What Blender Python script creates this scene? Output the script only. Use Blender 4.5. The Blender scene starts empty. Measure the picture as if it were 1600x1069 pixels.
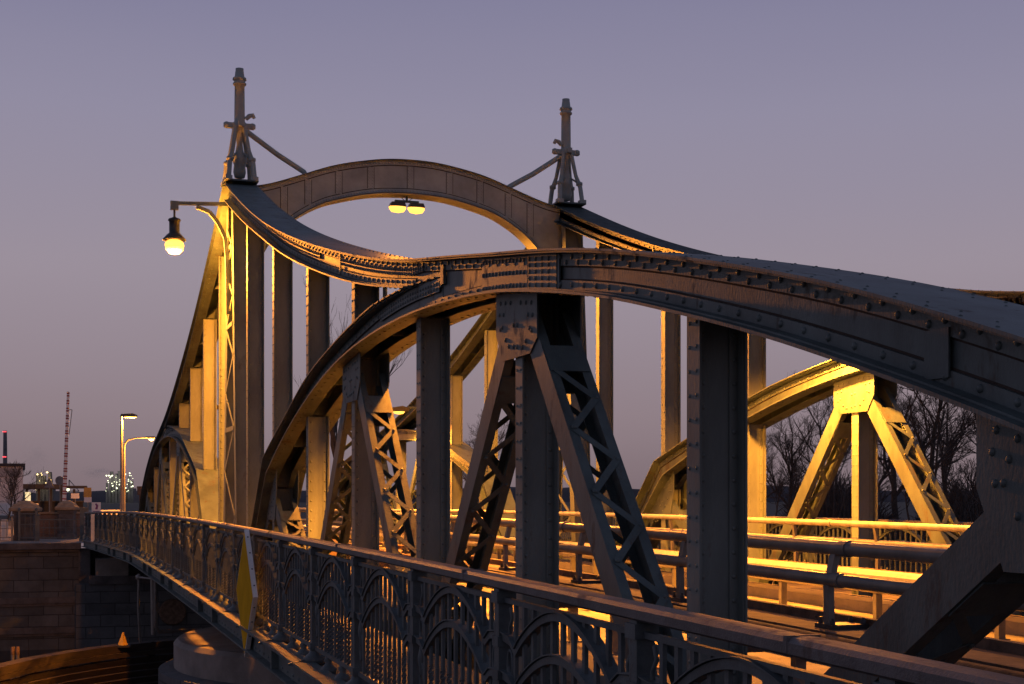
import bpy, math, random
import numpy as np
from mathutils import Vector, Matrix

random.seed(7)
scene = bpy.context.scene
COL = scene.collection
PI = math.pi
TH = math.radians(18.2)          # angle between the bridge axis (world Y) and the view axis
T0 = 33.85                       # pivot / portal, metres ahead along the axis
PC = 8.47                        # centre line of the bridge (world X)
TX = 4.1                         # truss planes sit at PC +- TX
# z = 0 is the photographer's eye level; the walkway is about 1.65 m lower

# ------------------------------------------------------------------ helpers
def W(x, y, D):
    """a point of the place seen at photo pixel x,y at real depth D metres"""
    r = (x - 800) / 2222 * D
    return Vector((D * math.sin(TH) + r * math.cos(TH), D * math.cos(TH) - r * math.sin(TH), (779 - y) / 2222 * D))

class MB:
    def __init__(s):
        s.v = []; s.f = []; s.sm = []; s.mi = []; s.cur = 0
    def quadmesh(s, verts, faces, smooth=False):
        b = len(s.v)
        s.v.extend(verts)
        for f in faces:
            s.f.append(tuple(i + b for i in f)); s.sm.append(smooth); s.mi.append(s.cur)
        return s
    def box(s, x0, x1, y0, y1, z0, z1):
        return s.quadmesh([(x0,y0,z0),(x1,y0,z0),(x1,y1,z0),(x0,y1,z0),(x0,y0,z1),(x1,y0,z1),(x1,y1,z1),(x0,y1,z1)],
            [(0,3,2,1),(4,5,6,7),(0,1,5,4),(1,2,6,5),(2,3,7,6),(3,0,4,7)])
    def obox(s, c, ax, ay, az, hx, hy, hz):
        c = Vector(c); vs = []
        for k in (-1,1):
            for (i,j) in ((-1,-1),(1,-1),(1,1),(-1,1)):
                vs.append(tuple(c + ax*(i*hx) + ay*(j*hy) + az*(k*hz)))
        return s.quadmesh(vs, [(0,3,2,1),(4,5,6,7),(0,1,5,4),(1,2,6,5),(2,3,7,6),(3,0,4,7)])
    def bar(s, a, b, w, h, up=(0,0,1)):
        """rectangular bar from a to b; h along 'up', w across"""
        a = Vector(a); b = Vector(b); d = b - a; L = d.length
        if L < 1e-6: return s
        d.normalize(); up = Vector(up); side = d.cross(up)
        if side.length < 1e-5: side = d.cross(Vector((1,0,0)))
        side.normalize(); u2 = side.cross(d)
        return s.obox((a+b)/2, d, side, u2, L/2, w/2, h/2)
    def tube(s, pts, r, n=8, cap=True, smooth=True):
        pts = [Vector(p) for p in pts]; N = len(pts)
        rs = r if isinstance(r, (list, tuple)) else [r]*N
        vs = []; fs = []; prev = None
        for i, p in enumerate(pts):
            d = (pts[min(i+1,N-1)] - pts[max(i-1,0)])
            if d.length < 1e-9: d = Vector((0,0,1))
            d.normalize()
            if prev is None:
                a = Vector((0,0,1)) if abs(d.z) < .9 else Vector((1,0,0))
                x = d.cross(a).normalized()
            else:
                x = prev - d*prev.dot(d)
                x = x.normalized() if x.length > 1e-6 else d.orthogonal().normalized()
            prev = x; y = d.cross(x)
            for k in range(n):
                an = 2*PI*k/n
                vs.append(tuple(p + x*(math.cos(an)*rs[i]) + y*(math.sin(an)*rs[i])))
        for i in range(N-1):
            for k in range(n):
                fs.append((i*n+k, i*n+(k+1)%n, (i+1)*n+(k+1)%n, (i+1)*n+k))
        s.quadmesh(vs, fs, smooth)
        if cap and n > 2:
            s.quadmesh(vs[:n], [tuple(range(n-1,-1,-1))]); s.quadmesh(vs[-n:], [tuple(range(n))])
        return s
    def lathe(s, prof, n=16, c=(0,0,0), smooth=True):
        """prof: list of (r,z)"""
        vs = []; fs = []
        for r, z in prof:
            for k in range(n):
                a = 2*PI*k/n
                vs.append((c[0]+r*math.cos(a), c[1]+r*math.sin(a), c[2]+z))
        for i in range(len(prof)-1):
            for k in range(n):
                fs.append((i*n+k, i*n+(k+1)%n, (i+1)*n+(k+1)%n, (i+1)*n+k))
        s.quadmesh(vs, fs, smooth)
        s.quadmesh(vs[:n], [tuple(range(n-1,-1,-1))]); s.quadmesh(vs[-n:], [tuple(range(n))])
        return s
    def rivet(s, c, nrm, r=.024):
        c = Vector(c); nrm = Vector(nrm).normalized(); x = nrm.orthogonal().normalized(); y = nrm.cross(x)
        vs = []
        for rr, h in ((1.0, 0.0), (.78, .42)):
            for k in range(6):
                a = PI/3*k; vs.append(tuple(c + (x*math.cos(a)+y*math.sin(a))*(r*rr) + nrm*(r*h)))
        vs.append(tuple(c + nrm*(r*.66)))
        fs = [(k,(k+1)%6,6+(k+1)%6,6+k) for k in range(6)] + [(6+k,6+(k+1)%6,12) for k in range(6)]
        return s.quadmesh(vs, fs, True)
    def prism(s, poly, h0, h1, fn):
        """closed polygon in 2D (a,b), extruded h0..h1; fn(a,b,h)->xyz"""
        n = len(poly)
        vs = [fn(a,b,h0) for a,b in poly] + [fn(a,b,h1) for a,b in poly]
        fs = [tuple(range(n-1,-1,-1)), tuple(range(n,2*n))] + [(i,(i+1)%n,n+(i+1)%n,n+i) for i in range(n)]
        return s.quadmesh(vs, fs)
    def ribbon(s, A, B, fn, h0, h1):
        """solid strip between matched 2D polylines A (top) and B (bottom), thick from h0 to h1"""
        n = len(A)
        vs = []
        for h in (h0, h1):
            vs += [fn(a,b,h) for a,b in A] + [fn(a,b,h) for a,b in B]
        o = 2*n; fs = []
        for i in range(n-1):
            fs.append((i,i+1,n+i+1,n+i)); fs.append((o+i,o+n+i,o+n+i+1,o+i+1))
            fs.append((i,o+i,o+i+1,i+1)); fs.append((n+i,n+i+1,o+n+i+1,o+n+i))
        fs.append((0,n,o+n,o)); fs.append((n-1,o+n-1,o+2*n-1,2*n-1))
        return s.quadmesh(vs, fs)
    def mesh(s, name, mat):
        me = bpy.data.meshes.new(name)
        me.from_pydata(s.v, [], s.f)
        me.polygons.foreach_set('use_smooth', s.sm)
        mats = mat if isinstance(mat, (list, tuple)) else [mat]
        for m in mats: me.materials.append(m)
        if len(mats) > 1: me.polygons.foreach_set('material_index', s.mi)
        me.update()
        import bmesh as bmm
        bm = bmm.new(); bm.from_mesh(me); bmm.ops.recalc_face_normals(bm, faces=bm.faces); bm.to_mesh(me); bm.free()
        return me
    def build(s, name, mat, parent=None, loc=(0,0,0), rz=0):
        return link(name, s.mesh(name, mat), parent, loc, rz)

def link(name, me, parent=None, loc=(0,0,0), rz=0):
    o = bpy.data.objects.new(name, me); COL.objects.link(o)
    o.location = loc; o.rotation_euler = (0,0,rz)
    if parent: o.parent = parent
    return o

def tag(o, label=None, cat=None, group=None, kind=None):
    if label: o['label'] = label
    if cat: o['category'] = cat
    if group: o['group'] = group
    if kind: o['kind'] = kind
    return o

def thing(name, loc, label, cat, group=None, rz=0):
    o = bpy.data.objects.new(name, None); COL.objects.link(o)
    o.location = loc; o.rotation_euler = (0,0,rz); o.empty_display_size = .3
    return tag(o, label, cat, group)

def copy_tree(o, parent=None):
    c = o.copy(); COL.objects.link(c)
    if parent: c.parent = parent
    for ch in [x for x in COL.objects if x.parent == o]:
        copy_tree(ch, c)
    return c

# ------------------------------------------------------------------ materials
def mat(name, col, rough=.6, metal=0., var=.25, scale=3., bump=0., bscale=30., stretch=(1,1,1), col2=None, emit=None, estr=0., spec=.5):
    m = bpy.data.materials.new(name); m.use_nodes = True
    nt = m.node_tree; N = nt.nodes; L = nt.links
    b = N['Principled BSDF']
    b.inputs['Roughness'].default_value = rough; b.inputs['Metallic'].default_value = metal
    b.inputs['Specular IOR Level'].default_value = spec
    tc = N.new('ShaderNodeTexCoord'); mp = N.new('ShaderNodeMapping'); mp.inputs['Scale'].default_value = stretch
    L.new(tc.outputs['Object'], mp.inputs['Vector'])
    n1 = N.new('ShaderNodeTexNoise'); n1.inputs['Scale'].default_value = scale; n1.inputs['Detail'].default_value = 6; n1.inputs['Roughness'].default_value = .65
    L.new(mp.outputs['Vector'], n1.inputs['Vector'])
    r = N.new('ShaderNodeValToRGB')
    c2 = col2 or tuple(c*(1-var) for c in col); c1 = col if col2 else tuple(min(1,c*(1+var)) for c in col)
    r.color_ramp.elements[0].position = .35; r.color_ramp.elements[1].position = .66
    r.color_ramp.elements[0].color = (*c2,1); r.color_ramp.elements[1].color = (*c1,1)
    L.new(n1.outputs['Fac'], r.inputs['Fac']); L.new(r.outputs['Color'], b.inputs['Base Color'])
    if bump:
        n2 = N.new('ShaderNodeTexNoise'); n2.inputs['Scale'].default_value = bscale; n2.inputs['Detail'].default_value = 5
        L.new(mp.outputs['Vector'], n2.inputs['Vector'])
        bp = N.new('ShaderNodeBump'); bp.inputs['Strength'].default_value = bump; bp.inputs['Distance'].default_value = .02
        L.new(n2.outputs['Fac'], bp.inputs['Height']); L.new(bp.outputs['Normal'], b.inputs['Normal'])
    if emit:
        b.inputs['Emission Color'].default_value = (*emit,1); b.inputs['Emission Strength'].default_value = estr
    return m

def weather(m, rust=(.075,.040,.022), amt=.55, thr=.60, scale=1.1):
    """rust bleeding through the paint in patches and short streaks"""
    nt = m.node_tree; N = nt.nodes; L = nt.links; b = N['Principled BSDF']
    src = b.inputs['Base Color'].links[0].from_socket
    tc = N.new('ShaderNodeTexCoord'); mp = N.new('ShaderNodeMapping'); mp.inputs['Scale'].default_value = (1,1,.4); L.new(tc.outputs['Object'], mp.inputs['Vector'])
    n1 = N.new('ShaderNodeTexNoise'); n1.inputs['Scale'].default_value = scale*3; n1.inputs['Detail'].default_value = 9; n1.inputs['Roughness'].default_value = .72; L.new(mp.outputs['Vector'], n1.inputs['Vector'])
    mr = N.new('ShaderNodeMapRange'); mr.inputs['From Min'].default_value = thr; mr.inputs['From Max'].default_value = thr+.09; mr.inputs['To Max'].default_value = amt; L.new(n1.outputs['Fac'], mr.inputs['Value'])
    mx = N.new('ShaderNodeMix'); mx.data_type = 'RGBA'; mx.inputs['B'].default_value = (*rust,1)
    L.new(mr.outputs['Result'], mx.inputs['Factor']); L.new(src, mx.inputs['A']); L.new(mx.outputs['Result'], b.inputs['Base Color'])
    ad = N.new('ShaderNodeMath'); ad.operation = 'MULTIPLY_ADD'; ad.inputs[1].default_value = .5; ad.inputs[2].default_value = b.inputs['Roughness'].default_value
    L.new(mr.outputs['Result'], ad.inputs[0]); L.new(ad.outputs[0], b.inputs['Roughness'])
    return m

def masonry(name, c1, c2, mortar, bw, bh, swap='xz'):
    m = mat(name, c1, .85, bump=0)
    nt = m.node_tree; N = nt.nodes; L = nt.links; b = N['Principled BSDF']
    tc = N.new('ShaderNodeTexCoord'); sp = N.new('ShaderNodeSeparateXYZ'); cb = N.new('ShaderNodeCombineXYZ')
    L.new(tc.outputs['Object'], sp.inputs[0])
    ad = N.new('ShaderNodeMath'); ad.operation = 'ADD'
    L.new(sp.outputs['X'], ad.inputs[0]); L.new(sp.outputs['Y'], ad.inputs[1])
    L.new(ad.outputs[0], cb.inputs['X']); L.new(sp.outputs['Z'], cb.inputs['Y'])
    nz = N.new('ShaderNodeTexNoise'); nz.inputs['Scale'].default_value = 1.3; nz.inputs['Detail'].default_value = 3
    L.new(tc.outputs['Object'], nz.inputs['Vector'])
    mx0 = N.new('ShaderNodeVectorMath'); mx0.operation = 'MULTIPLY_ADD'
    mx0.inputs[1].default_value = (.07,.07,0); L.new(nz.outputs['Color'], mx0.inputs[0]); L.new(cb.outputs[0], mx0.inputs[2])
    br = N.new('ShaderNodeTexBrick'); br.inputs['Scale'].default_value = 1.0
    br.inputs['Brick Width'].default_value = bw; br.inputs['Row Height'].default_value = bh
    br.inputs['Mortar Size'].default_value = .018; br.inputs['Mortar Smooth'].default_value = .3; br.inputs['Bias'].default_value = -.1
    br.inputs['Color1'].default_value = (*c1,1); br.inputs['Color2'].default_value = (*c2,1); br.inputs['Mortar'].default_value = (*mortar,1)
    L.new(mx0.outputs[0], br.inputs['Vector'])
    n3 = N.new('ShaderNodeTexNoise'); n3.inputs['Scale'].default_value = .8; n3.inputs['Detail'].default_value = 8; n3.inputs['Roughness'].default_value = .7
    L.new(tc.outputs['Object'], n3.inputs['Vector'])
    rr = N.new('ShaderNodeMapRange'); rr.inputs['From Min'].default_value = .3; rr.inputs['From Max'].default_value = .7; rr.inputs['To Min'].default_value = .55; rr.inputs['To Max'].default_value = 1.3
    L.new(n3.outputs['Fac'], rr.inputs['Value'])
    mu = N.new('ShaderNodeMix'); mu.data_type = 'RGBA'; mu.blend_type = 'MULTIPLY'; mu.inputs['Factor'].default_value = 1
    L.new(br.outputs['Color'], mu.inputs['A']); L.new(rr.outputs['Result'], mu.inputs['B'])
    L.new(mu.outputs['Result'], b.inputs['Base Color'])
    bp = N.new('ShaderNodeBump'); bp.inputs['Strength'].default_value = .7; bp.inputs['Distance'].default_value = .05
    sb = N.new('ShaderNodeMath'); sb.operation = 'SUBTRACT'
    L.new(n3.outputs['Fac'], sb.inputs[0]); L.new(br.outputs['Fac'], sb.inputs[1]); L.new(sb.outputs[0], bp.inputs['Height'])
    L.new(bp.outputs['Normal'], b.inputs['Normal'])
    return m

def planks(name, c1, c2, wdt, axis='z'):
    m = mat(name, c1, .8, col2=c2, scale=2.5, stretch=(1,1,6), bump=.4, bscale=12)
    return m

STEEL = mat('painted_steel', (.068,.096,.098), .56, var=.32, scale=2.2, bump=.12, bscale=55, stretch=(1,1,.45))
STEEL2 = mat('painted_steel_pale', (.122,.150,.144), .56, var=.28, scale=1.8, bump=.1, bscale=50, stretch=(1,1,.35))
RAILP = mat('railing_paint', (.068,.088,.094), .52, var=.3, scale=4, bump=.15, bscale=60)
HANDP = mat('handrail_paint', (.10,.092,.092), .55, var=.25, scale=6, bump=.2, bscale=80)
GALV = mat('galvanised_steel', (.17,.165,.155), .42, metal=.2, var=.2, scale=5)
GALV_LIT = mat('lit_weathered_zinc', (.30,.29,.26), .45, metal=.1, var=.25, scale=4)  # paler galvanised copy, lamplight on barriers and far rail put into the colour
RUST = mat('rusted_steel', (.12,.075,.05), .8, var=.5, scale=6, bump=.3)
SEAM_SHADE_GRIME = mat('seam_shade_grime', (.035,.024,.018), .9, var=.5, scale=5)  # dark seam lines: crease shadow and grime painted as one colour
PORTM = mat('portal_steel_lit', (.23,.262,.25), .55, var=.2, scale=1.6, bump=.1, bscale=50)  # paler copy of the bridge steel, frontal light put into the colour
BLACK = mat('black_iron', (.03,.03,.03), .5, var=.3)
ASPH = mat('asphalt', (.19,.175,.155), .9, var=.4, scale=1.6, bump=.5, bscale=70)
WALKM = mat('walkway_planks', (.11,.09,.075), .85, var=.45, scale=4, bump=.4, bscale=20, stretch=(1,6,1))
STONE = masonry('quay_masonry', (.095,.102,.108), (.058,.063,.068), (.032,.034,.037), 1.25, .52)
STONE2 = mat('dressed_stone', (.085,.079,.078), .85, var=.4, scale=1.5, bump=.5, bscale=18)
CONC = mat('concrete', (.22,.20,.18), .85, var=.25, scale=1.2, bump=.3, bscale=25)
CAPM = mat('sandstone_cap', (.30,.22,.14), .85, var=.3, scale=3, bump=.4, bscale=20)
BRICK = masonry('brick_red', (.22,.12,.08), (.16,.085,.06), (.18,.16,.14), .25, .075)
WATER = mat('water', (.012,.014,.018), .12, var=.2, scale=.5, bump=.5, bscale=1.6)
EARTH = mat('earth', (.05,.045,.035), .95, var=.4, scale=.6, bump=.5, bscale=6)
BARK = mat('bark', (.055,.045,.038), .9, var=.35, scale=8)
TWIG = mat('twig_bark', (.05,.042,.038), .9, var=.3, scale=8)
WHITEP = mat('white_paint', (.72,.71,.68), .5, var=.08, scale=6)
YELL = mat('yellow_sign_paint', (.62,.33,.012), .95, var=.10, scale=3, spec=.05)
REDP = mat('red_paint', (.30,.03,.025), .5, var=.1)
CREAM = mat('pale_render', (.74,.68,.64), .85, var=.12, scale=.5)
DARKW = mat('dark_cladding', (.035,.035,.04), .7, var=.2)
TIMBER = mat('rusty_timber', (.050,.034,.026), .9, col2=(.026,.022,.020), scale=2.2, bump=.5, bscale=14, stretch=(1,1,5))
PURP = mat('purple_print', (.18,.05,.16), .6, var=.1)
HILL = mat('wooded_hill', (.030,.027,.034), 1., var=.3, scale=.03)
PLANT = mat('industrial_steel', (.12,.12,.13), .7, var=.3, scale=.2)
SOD = (1.0, .305, .025)
BULB = mat('sodium_bulb', (.9,.7,.4), .4, emit=(1.,.46,.07), estr=2.4)
BULB2 = mat('sodium_lens', (.9,.7,.4), .4, emit=(1.,.46,.07), estr=1.9)
FARL = mat('work_light', (.9,.9,.7), .4, emit=(.95,1.,.62), estr=2.2)
FARL2 = mat('warm_work_light', (.9,.8,.6), .4, emit=(1.,.72,.3), estr=2.5)
REDL = mat('red_beacon', (.6,.05,.05), .4, emit=(1.,.08,.1), estr=2.5)
LITW = mat('lit_panel', (.8,.75,.5), .5, emit=(1.,.85,.45), estr=.8)

weather(STEEL, amt=.6, thr=.575); weather(STEEL2, amt=.5, thr=.60); weather(HANDP, amt=.5, thr=.56, scale=2); weather(GALV_LIT, (.10,.06,.035), .5, .6, 1.5); weather(RAILP, amt=.5, thr=.62, scale=2)
# ------------------------------------------------------------------ curves of the trusses (u = metres from the pivot, z = above eye)
def spline(kn):
    x = np.array([k[0] for k in kn], float); y = np.array([k[1] for k in kn], float)
    h = np.diff(x); n = len(x)
    A = np.zeros((n,n)); r = np.zeros(n); A[0,0] = A[-1,-1] = 1
    for i in range(1,n-1):
        A[i,i-1] = h[i-1]; A[i,i] = 2*(h[i-1]+h[i]); A[i,i+1] = h[i]
        r[i] = 6*((y[i+1]-y[i])/h[i] - (y[i]-y[i-1])/h[i-1])
    M = np.linalg.solve(A, r)
    def f(u):
        u = float(u)
        if u <= x[0]: 
            s0 = (y[1]-y[0])/h[0] - h[0]*(2*M[0]+M[1])/6
            return float(y[0] + s0*(u-x[0]))
        if u >= x[-1]:
            s1 = (y[-1]-y[-2])/h[-1] + h[-1]*(M[-2]+2*M[-1])/6
            return float(y[-1] + s1*(u-x[-1]))
        i = int(np.searchsorted(x, u)-1); i = max(0, min(n-2, i)); a = x[i+1]-u; b = u-x[i]; H = h[i]
        return float(M[i]*a**3/(6*H) + M[i+1]*b**3/(6*H) + (y[i]/H - M[i]*H/6)*a + (y[i+1]/H - M[i+1]*H/6)*b)
    return f
ztop = spline([(0,7.44),(2.19,6.66),(4.13,6.01),(6.2,5.38),(8.6,4.73),(11.2,4.10),(13.83,3.52),(15.92,3.1),(17.6,2.81),(19.58,2.53),(20.94,2.335),(22.12,2.17),(24.37,1.79),(25.73,1.50),(27.05,1.185),(28.04,.905),(28.74,.69),(30,.25),(31,-.2),(32,-.78),(32.9,-1.42)])
zbot = spline([(0,7.02),(2.15,6.28),(4.13,5.65),(6.2,5.03),(8.6,4.34),(11.23,3.69),(13.83,3.12),(15.92,2.73),(17.4,2.50)])
_ab = spline([(6.7,.46),(8.77,1.06),(10.26,1.41),(11.91,1.73),(13.82,1.98),(15.42,2.09),(16.78,2.125),(17.94,2.12),(19.94,2.03),(20.94,1.95),(22.36,1.765),(23.94,1.5),(25.24,1.22),(26.36,.955),(27.6,.62),(28.74,.28),(30,-.18),(31,-.65),(32,-1.25),(32.9,-1.95)])
_at = spline([(6.31,.79),(7.6,1.12),(8.97,1.45),(10.85,1.90),(12.91,2.21),(14.49,2.38),(16.2,2.5),(17.3,2.52),(18.8,2.46)])
zab = lambda u: _ab(u) if u >= 6.7 else .46 + (u-6.7)*(.46+2.4)/(6.7-3.15)
zat = lambda u: _at(u) if u >= 6.31 else .79 + (u-6.31)*(.79+2.4)/(6.31-2.55)
NODE = [None] + [-1.11 + 3.737*k for k in range(1, 10)]
def camber(t): return -.0002*(t-31)**2
ZB = -2.45                                    # bottom joints of the trusses
F = lambda u, z, v: (v, -u, z)                # truss-local axes
def frange(a, b, d):
    n = max(1, int(round((b-a)/d))); return [a + (b-a)*i/n for i in range(n+1)]
HW, WB = .38, .20                             # flange half width, web plane

def slope_n(fz, u):
    s = (fz(u+.05)-fz(u-.05))/.1
    return Vector((0, -1, s)).normalized(), Vector((0, s, 1)).normalized()   # tangent, normal (local xyz)

def chord(mb, us, ft, fb, topflange=True, botflange=True, proud=0., riv=True, pitch=.27, rv=.024, HW=HW):
    """box-like riveted chord: two webs, cover plate, split bottom flange, edge angles, rivets"""
    at = [(u, ft(u)) for u in us]; ab = [(u, fb(u)) for u in us]
    dz = lambda L, d: [(a, b+d) for a, b in L]
    lerp = lambda k: [(a[0], a[1]*(1-k)+b[1]*k) for a, b in zip(at, ab)]
    for s in (-1, 1):
        w0 = s*(WB+proud)
        mb.ribbon(dz(at,-.034), dz(ab,.024), F, *sorted((w0, w0-s*.02)))
        # edge angles lying on the web (their lower edge shows as a line)
        a0 = s*(WB+proud+.0015); a1 = s*(WB+proud+.022)
        mb.cur = 1  # dark ribbon along each angle edge, painting the seam's shadow and grime
        if topflange:
            e = [(a, b-.036-min(.10, .32*(ft(a)-fb(a)))) for a, b in at]
            mb.ribbon(dz(e,-.0006), dz(e,-.016), F, *sorted((s*(WB+proud-.004), s*(WB+proud+.0025))))
        if botflange:
            e = [(a, b+.026+min(.085, .28*(ft(a)-fb(a)))) for a, b in ab]
            mb.ribbon(dz(e,.014), dz(e,.0006), F, *sorted((s*(WB+proud-.004), s*(WB+proud+.0025))))
        mb.cur = 0
        if topflange: mb.ribbon(dz(at,-.036), [(a, b-.036-min(.10, .32*(ft(a)-fb(a)))) for a, b in at], F, *sorted((a0, a1)))
        if botflange:
            mb.ribbon([(a, b+.026+min(.085, .28*(ft(a)-fb(a)))) for a, b in ab], dz(ab,.026), F, *sorted((a0, a1)))
            mb.ribbon(dz(ab,.022), ab, F, *sorted((s*(WB-.09), s*HW)))
            mb.ribbon(dz(ab,.036), dz(ab,.0235), F, *sorted((s*(WB+proud+.02), s*(WB+.12))))
    if topflange:
        mb.ribbon(at, dz(at,-.018), F, -HW, HW)
        mb.ribbon(dz(at,-.0195), dz(at,-.034), F, -HW+.03, HW-.03)
    if riv:
        u = us[0]+.1; k = 0
        while u < us[-1]-.05:
            for s in (-1, 1):
                f = s*(WB+proud+.022)
                if topflange:
                    mb.rivet((f, -u, ft(u)-.062), (s,0,0), rv); mb.rivet((f, -(u+pitch/2), ft(u+pitch/2)-.108), (s,0,0), rv)
                    _, n = slope_n(ft, u)
                    mb.rivet((s*(HW-.05), -u, ft(u)), n, rv*.5); mb.rivet((s*(HW-.15), -(u+pitch/2), ft(u+pitch/2)), n, rv*.42)
                if botflange:
                    mb.rivet((f, -u, fb(u)+.075), (s,0,0), rv)
                    _, n = slope_n(fb, u)
                    mb.rivet((s*(HW-.10), -(u+pitch/2), fb(u+pitch/2)+.024), n, rv*.9)
                    mb.rivet((s*(HW-.10), -(u+pitch/2), fb(u+pitch/2)), -n, rv*.9)
            u += pitch; k += 1
    return mb

def splice(mb, u0, u1, ft, fb, k0, k1, out, rows, pitch=.11, rv=.022, both=True):
    """riveted splice plate on the webs between heights k0..k1 of the chord"""
    us = frange(u0, u1, .25)
    z = lambda u, k: ft(u)*(1-k)+fb(u)*k
    for s in (-1, 1):
        a = s*(WB+out); b = s*(WB+out+.012)
        mb.ribbon([(u, z(u,k0)) for u in us], [(u, z(u,k1)) for u in us], F, *sorted((a,b)))
        u = u0+.05
        while u < u1-.02:
            for r in rows: mb.rivet((b, -u, z(u,r)), (s,0,0), rv)
            u += pitch

# ------------------------------------------------------------------ the swing bridge
bridge = thing('swing_bridge', (PC, T0, 0), 'grey riveted steel swing bridge with curved chords, laced legs and a high portal arch', 'bridge')
QUADS = [(-TX, 0, 0.), (TX, 0, 0.), (-TX, 0, PI), (TX, 0, PI)]
def quad_parts(name, me):
    out = []
    for (x, y, r) in QUADS: out.append(link(name, me, bridge, (x, y, 0), r))
    return out

# upper chord: from the tower down to the merge, then the deep merged chord to the end
mb = MB()
chord(mb, frange(.12, 17.6, .3), ztop, zbot)
chord(mb, frange(17.6, 32.9, .25), ztop, zab, proud=0.)
for u in NODE[1:] + [4.5, 8.2, 11.9, 15.6, 19.4, 23.2, 26.9, 30.6]:
    zb = zbot(u) if u < 17.4 else zab(u)
    mb.box(-WB+.021, WB-.021, -u-.006, -u+.006, zb+.03, ztop(u)-.04)
# joint plates, splices
splice(mb, 13.2, 18.0, ztop, lambda u: zbot(min(u,17.4)) , .30, .56, .018, (.36,.50), .11)
splice(mb, 20.3, 21.7, ztop, zab, .0+.1, .9, .018, (.2,.5,.82), .105)
splice(mb, 21.75, 22.5, ztop, zab, .09, .91, .031, (.2,.34,.5,.66,.82), .17)
splice(mb, 6.0, 11.5, ztop, zbot, .36, .62, .018, (.42,.56), .13)
for s in (-1,1):                                  # upright stiffener strips
    for u in (13.15, 5.95, 22.52, 30.4):
        zb = zbot(u) if u < 17.4 else zab(u)
        mb.box(*sorted((s*(WB+.02), s*(WB+.036))), -u-.03, -u+.03, zb+.04, ztop(u)-.04)
    mb.box(*sorted((s*(WB+.0225), s*(WB+.034))), -28.0, -27.8, zab(27.9)+.05, ztop(27.9)-.12)
me = mb.mesh('upper_chord', [STEEL, SEAM_SHADE_GRIME]); quad_parts('upper_chord', me)

# lower arch: from the tower foot up into the merge
mb = MB()
us = [2.75] + frange(3.2, 6.31, .5) + frange(6.5, 18.75, .25)
chord(mb, [u for u in us if u <= 16.01], zat, zab, proud=.006, botflange=False)
tu = [u for u in us if u >= 15.99]
for i in range(len(tu)-1): chord(mb, tu[i:i+2], zat, zab, proud=.006, botflange=False, riv=False, HW=HW-.155*((i+1)/(len(tu)-1)))
for s in (-1,1):
    ab = [(u, zab(u)) for u in us if u <= 17.59] + [(17.59, zab(17.59))]
    mb.ribbon([(a,b+.022) for a,b in ab], ab, F, *sorted((s*(WB-.09), s*HW)))
    mb.ribbon([(a,b+.112) for a,b in ab], [(a,b+.026) for a,b in ab], F, *sorted((s*(WB+.0075), s*(WB+.022))))
    u = 3.3
    while u < 17.4:
        _, n = slope_n(zab, u)
        mb.rivet((s*(WB+.022), -u, zab(u)+.075), (s,0,0), .022)
        mb.rivet((s*(HW-.1), -u, zab(u)), -n, .021); mb.rivet((s*(HW-.1), -u, zab(u)+.022), n, .021)
        u += .27
    # bracket where the arch flange ends on the web
    mb.box(*sorted((s*(WB+.007), s*(WB+.045))), -18.9, -18.78, 2.34, 2.55)
for u in [3.6] + NODE[2:6] + [8.2, 11.95, 15.7]:
    mb.box(-WB+.021, WB-.021, -u-.006, -u+.006, zab(u)+.03, zat(u)-.04)
splice(mb, 15.8, 18.7, zat, zab, .18, .5, .024, (.25,.4), .12)
me = mb.mesh('lower_arch', [STEEL, SEAM_SHADE_GRIME]); quad_parts('lower_arch', me)

# bottom chord of each truss
mb = MB()
for s in (-1,1):
    mb.box(*sorted((s*.2, s*.18)), -33.3, 33.3, -2.75, -2.15)
    mb.box(*sorted((s*.12, s*.30)), -33.3, 33.3, -2.149, -2.125); mb.box(*sorted((s*.12, s*.30)), -33.3, 33.3, -2.775, -2.751)
for x in (-TX, TX): mb.build('bottom_chord', STEEL, bridge, (x,0,0)) if x < 0 else link('bottom_chord', bridge.children[-1].data, bridge, (x,0,0))

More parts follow.
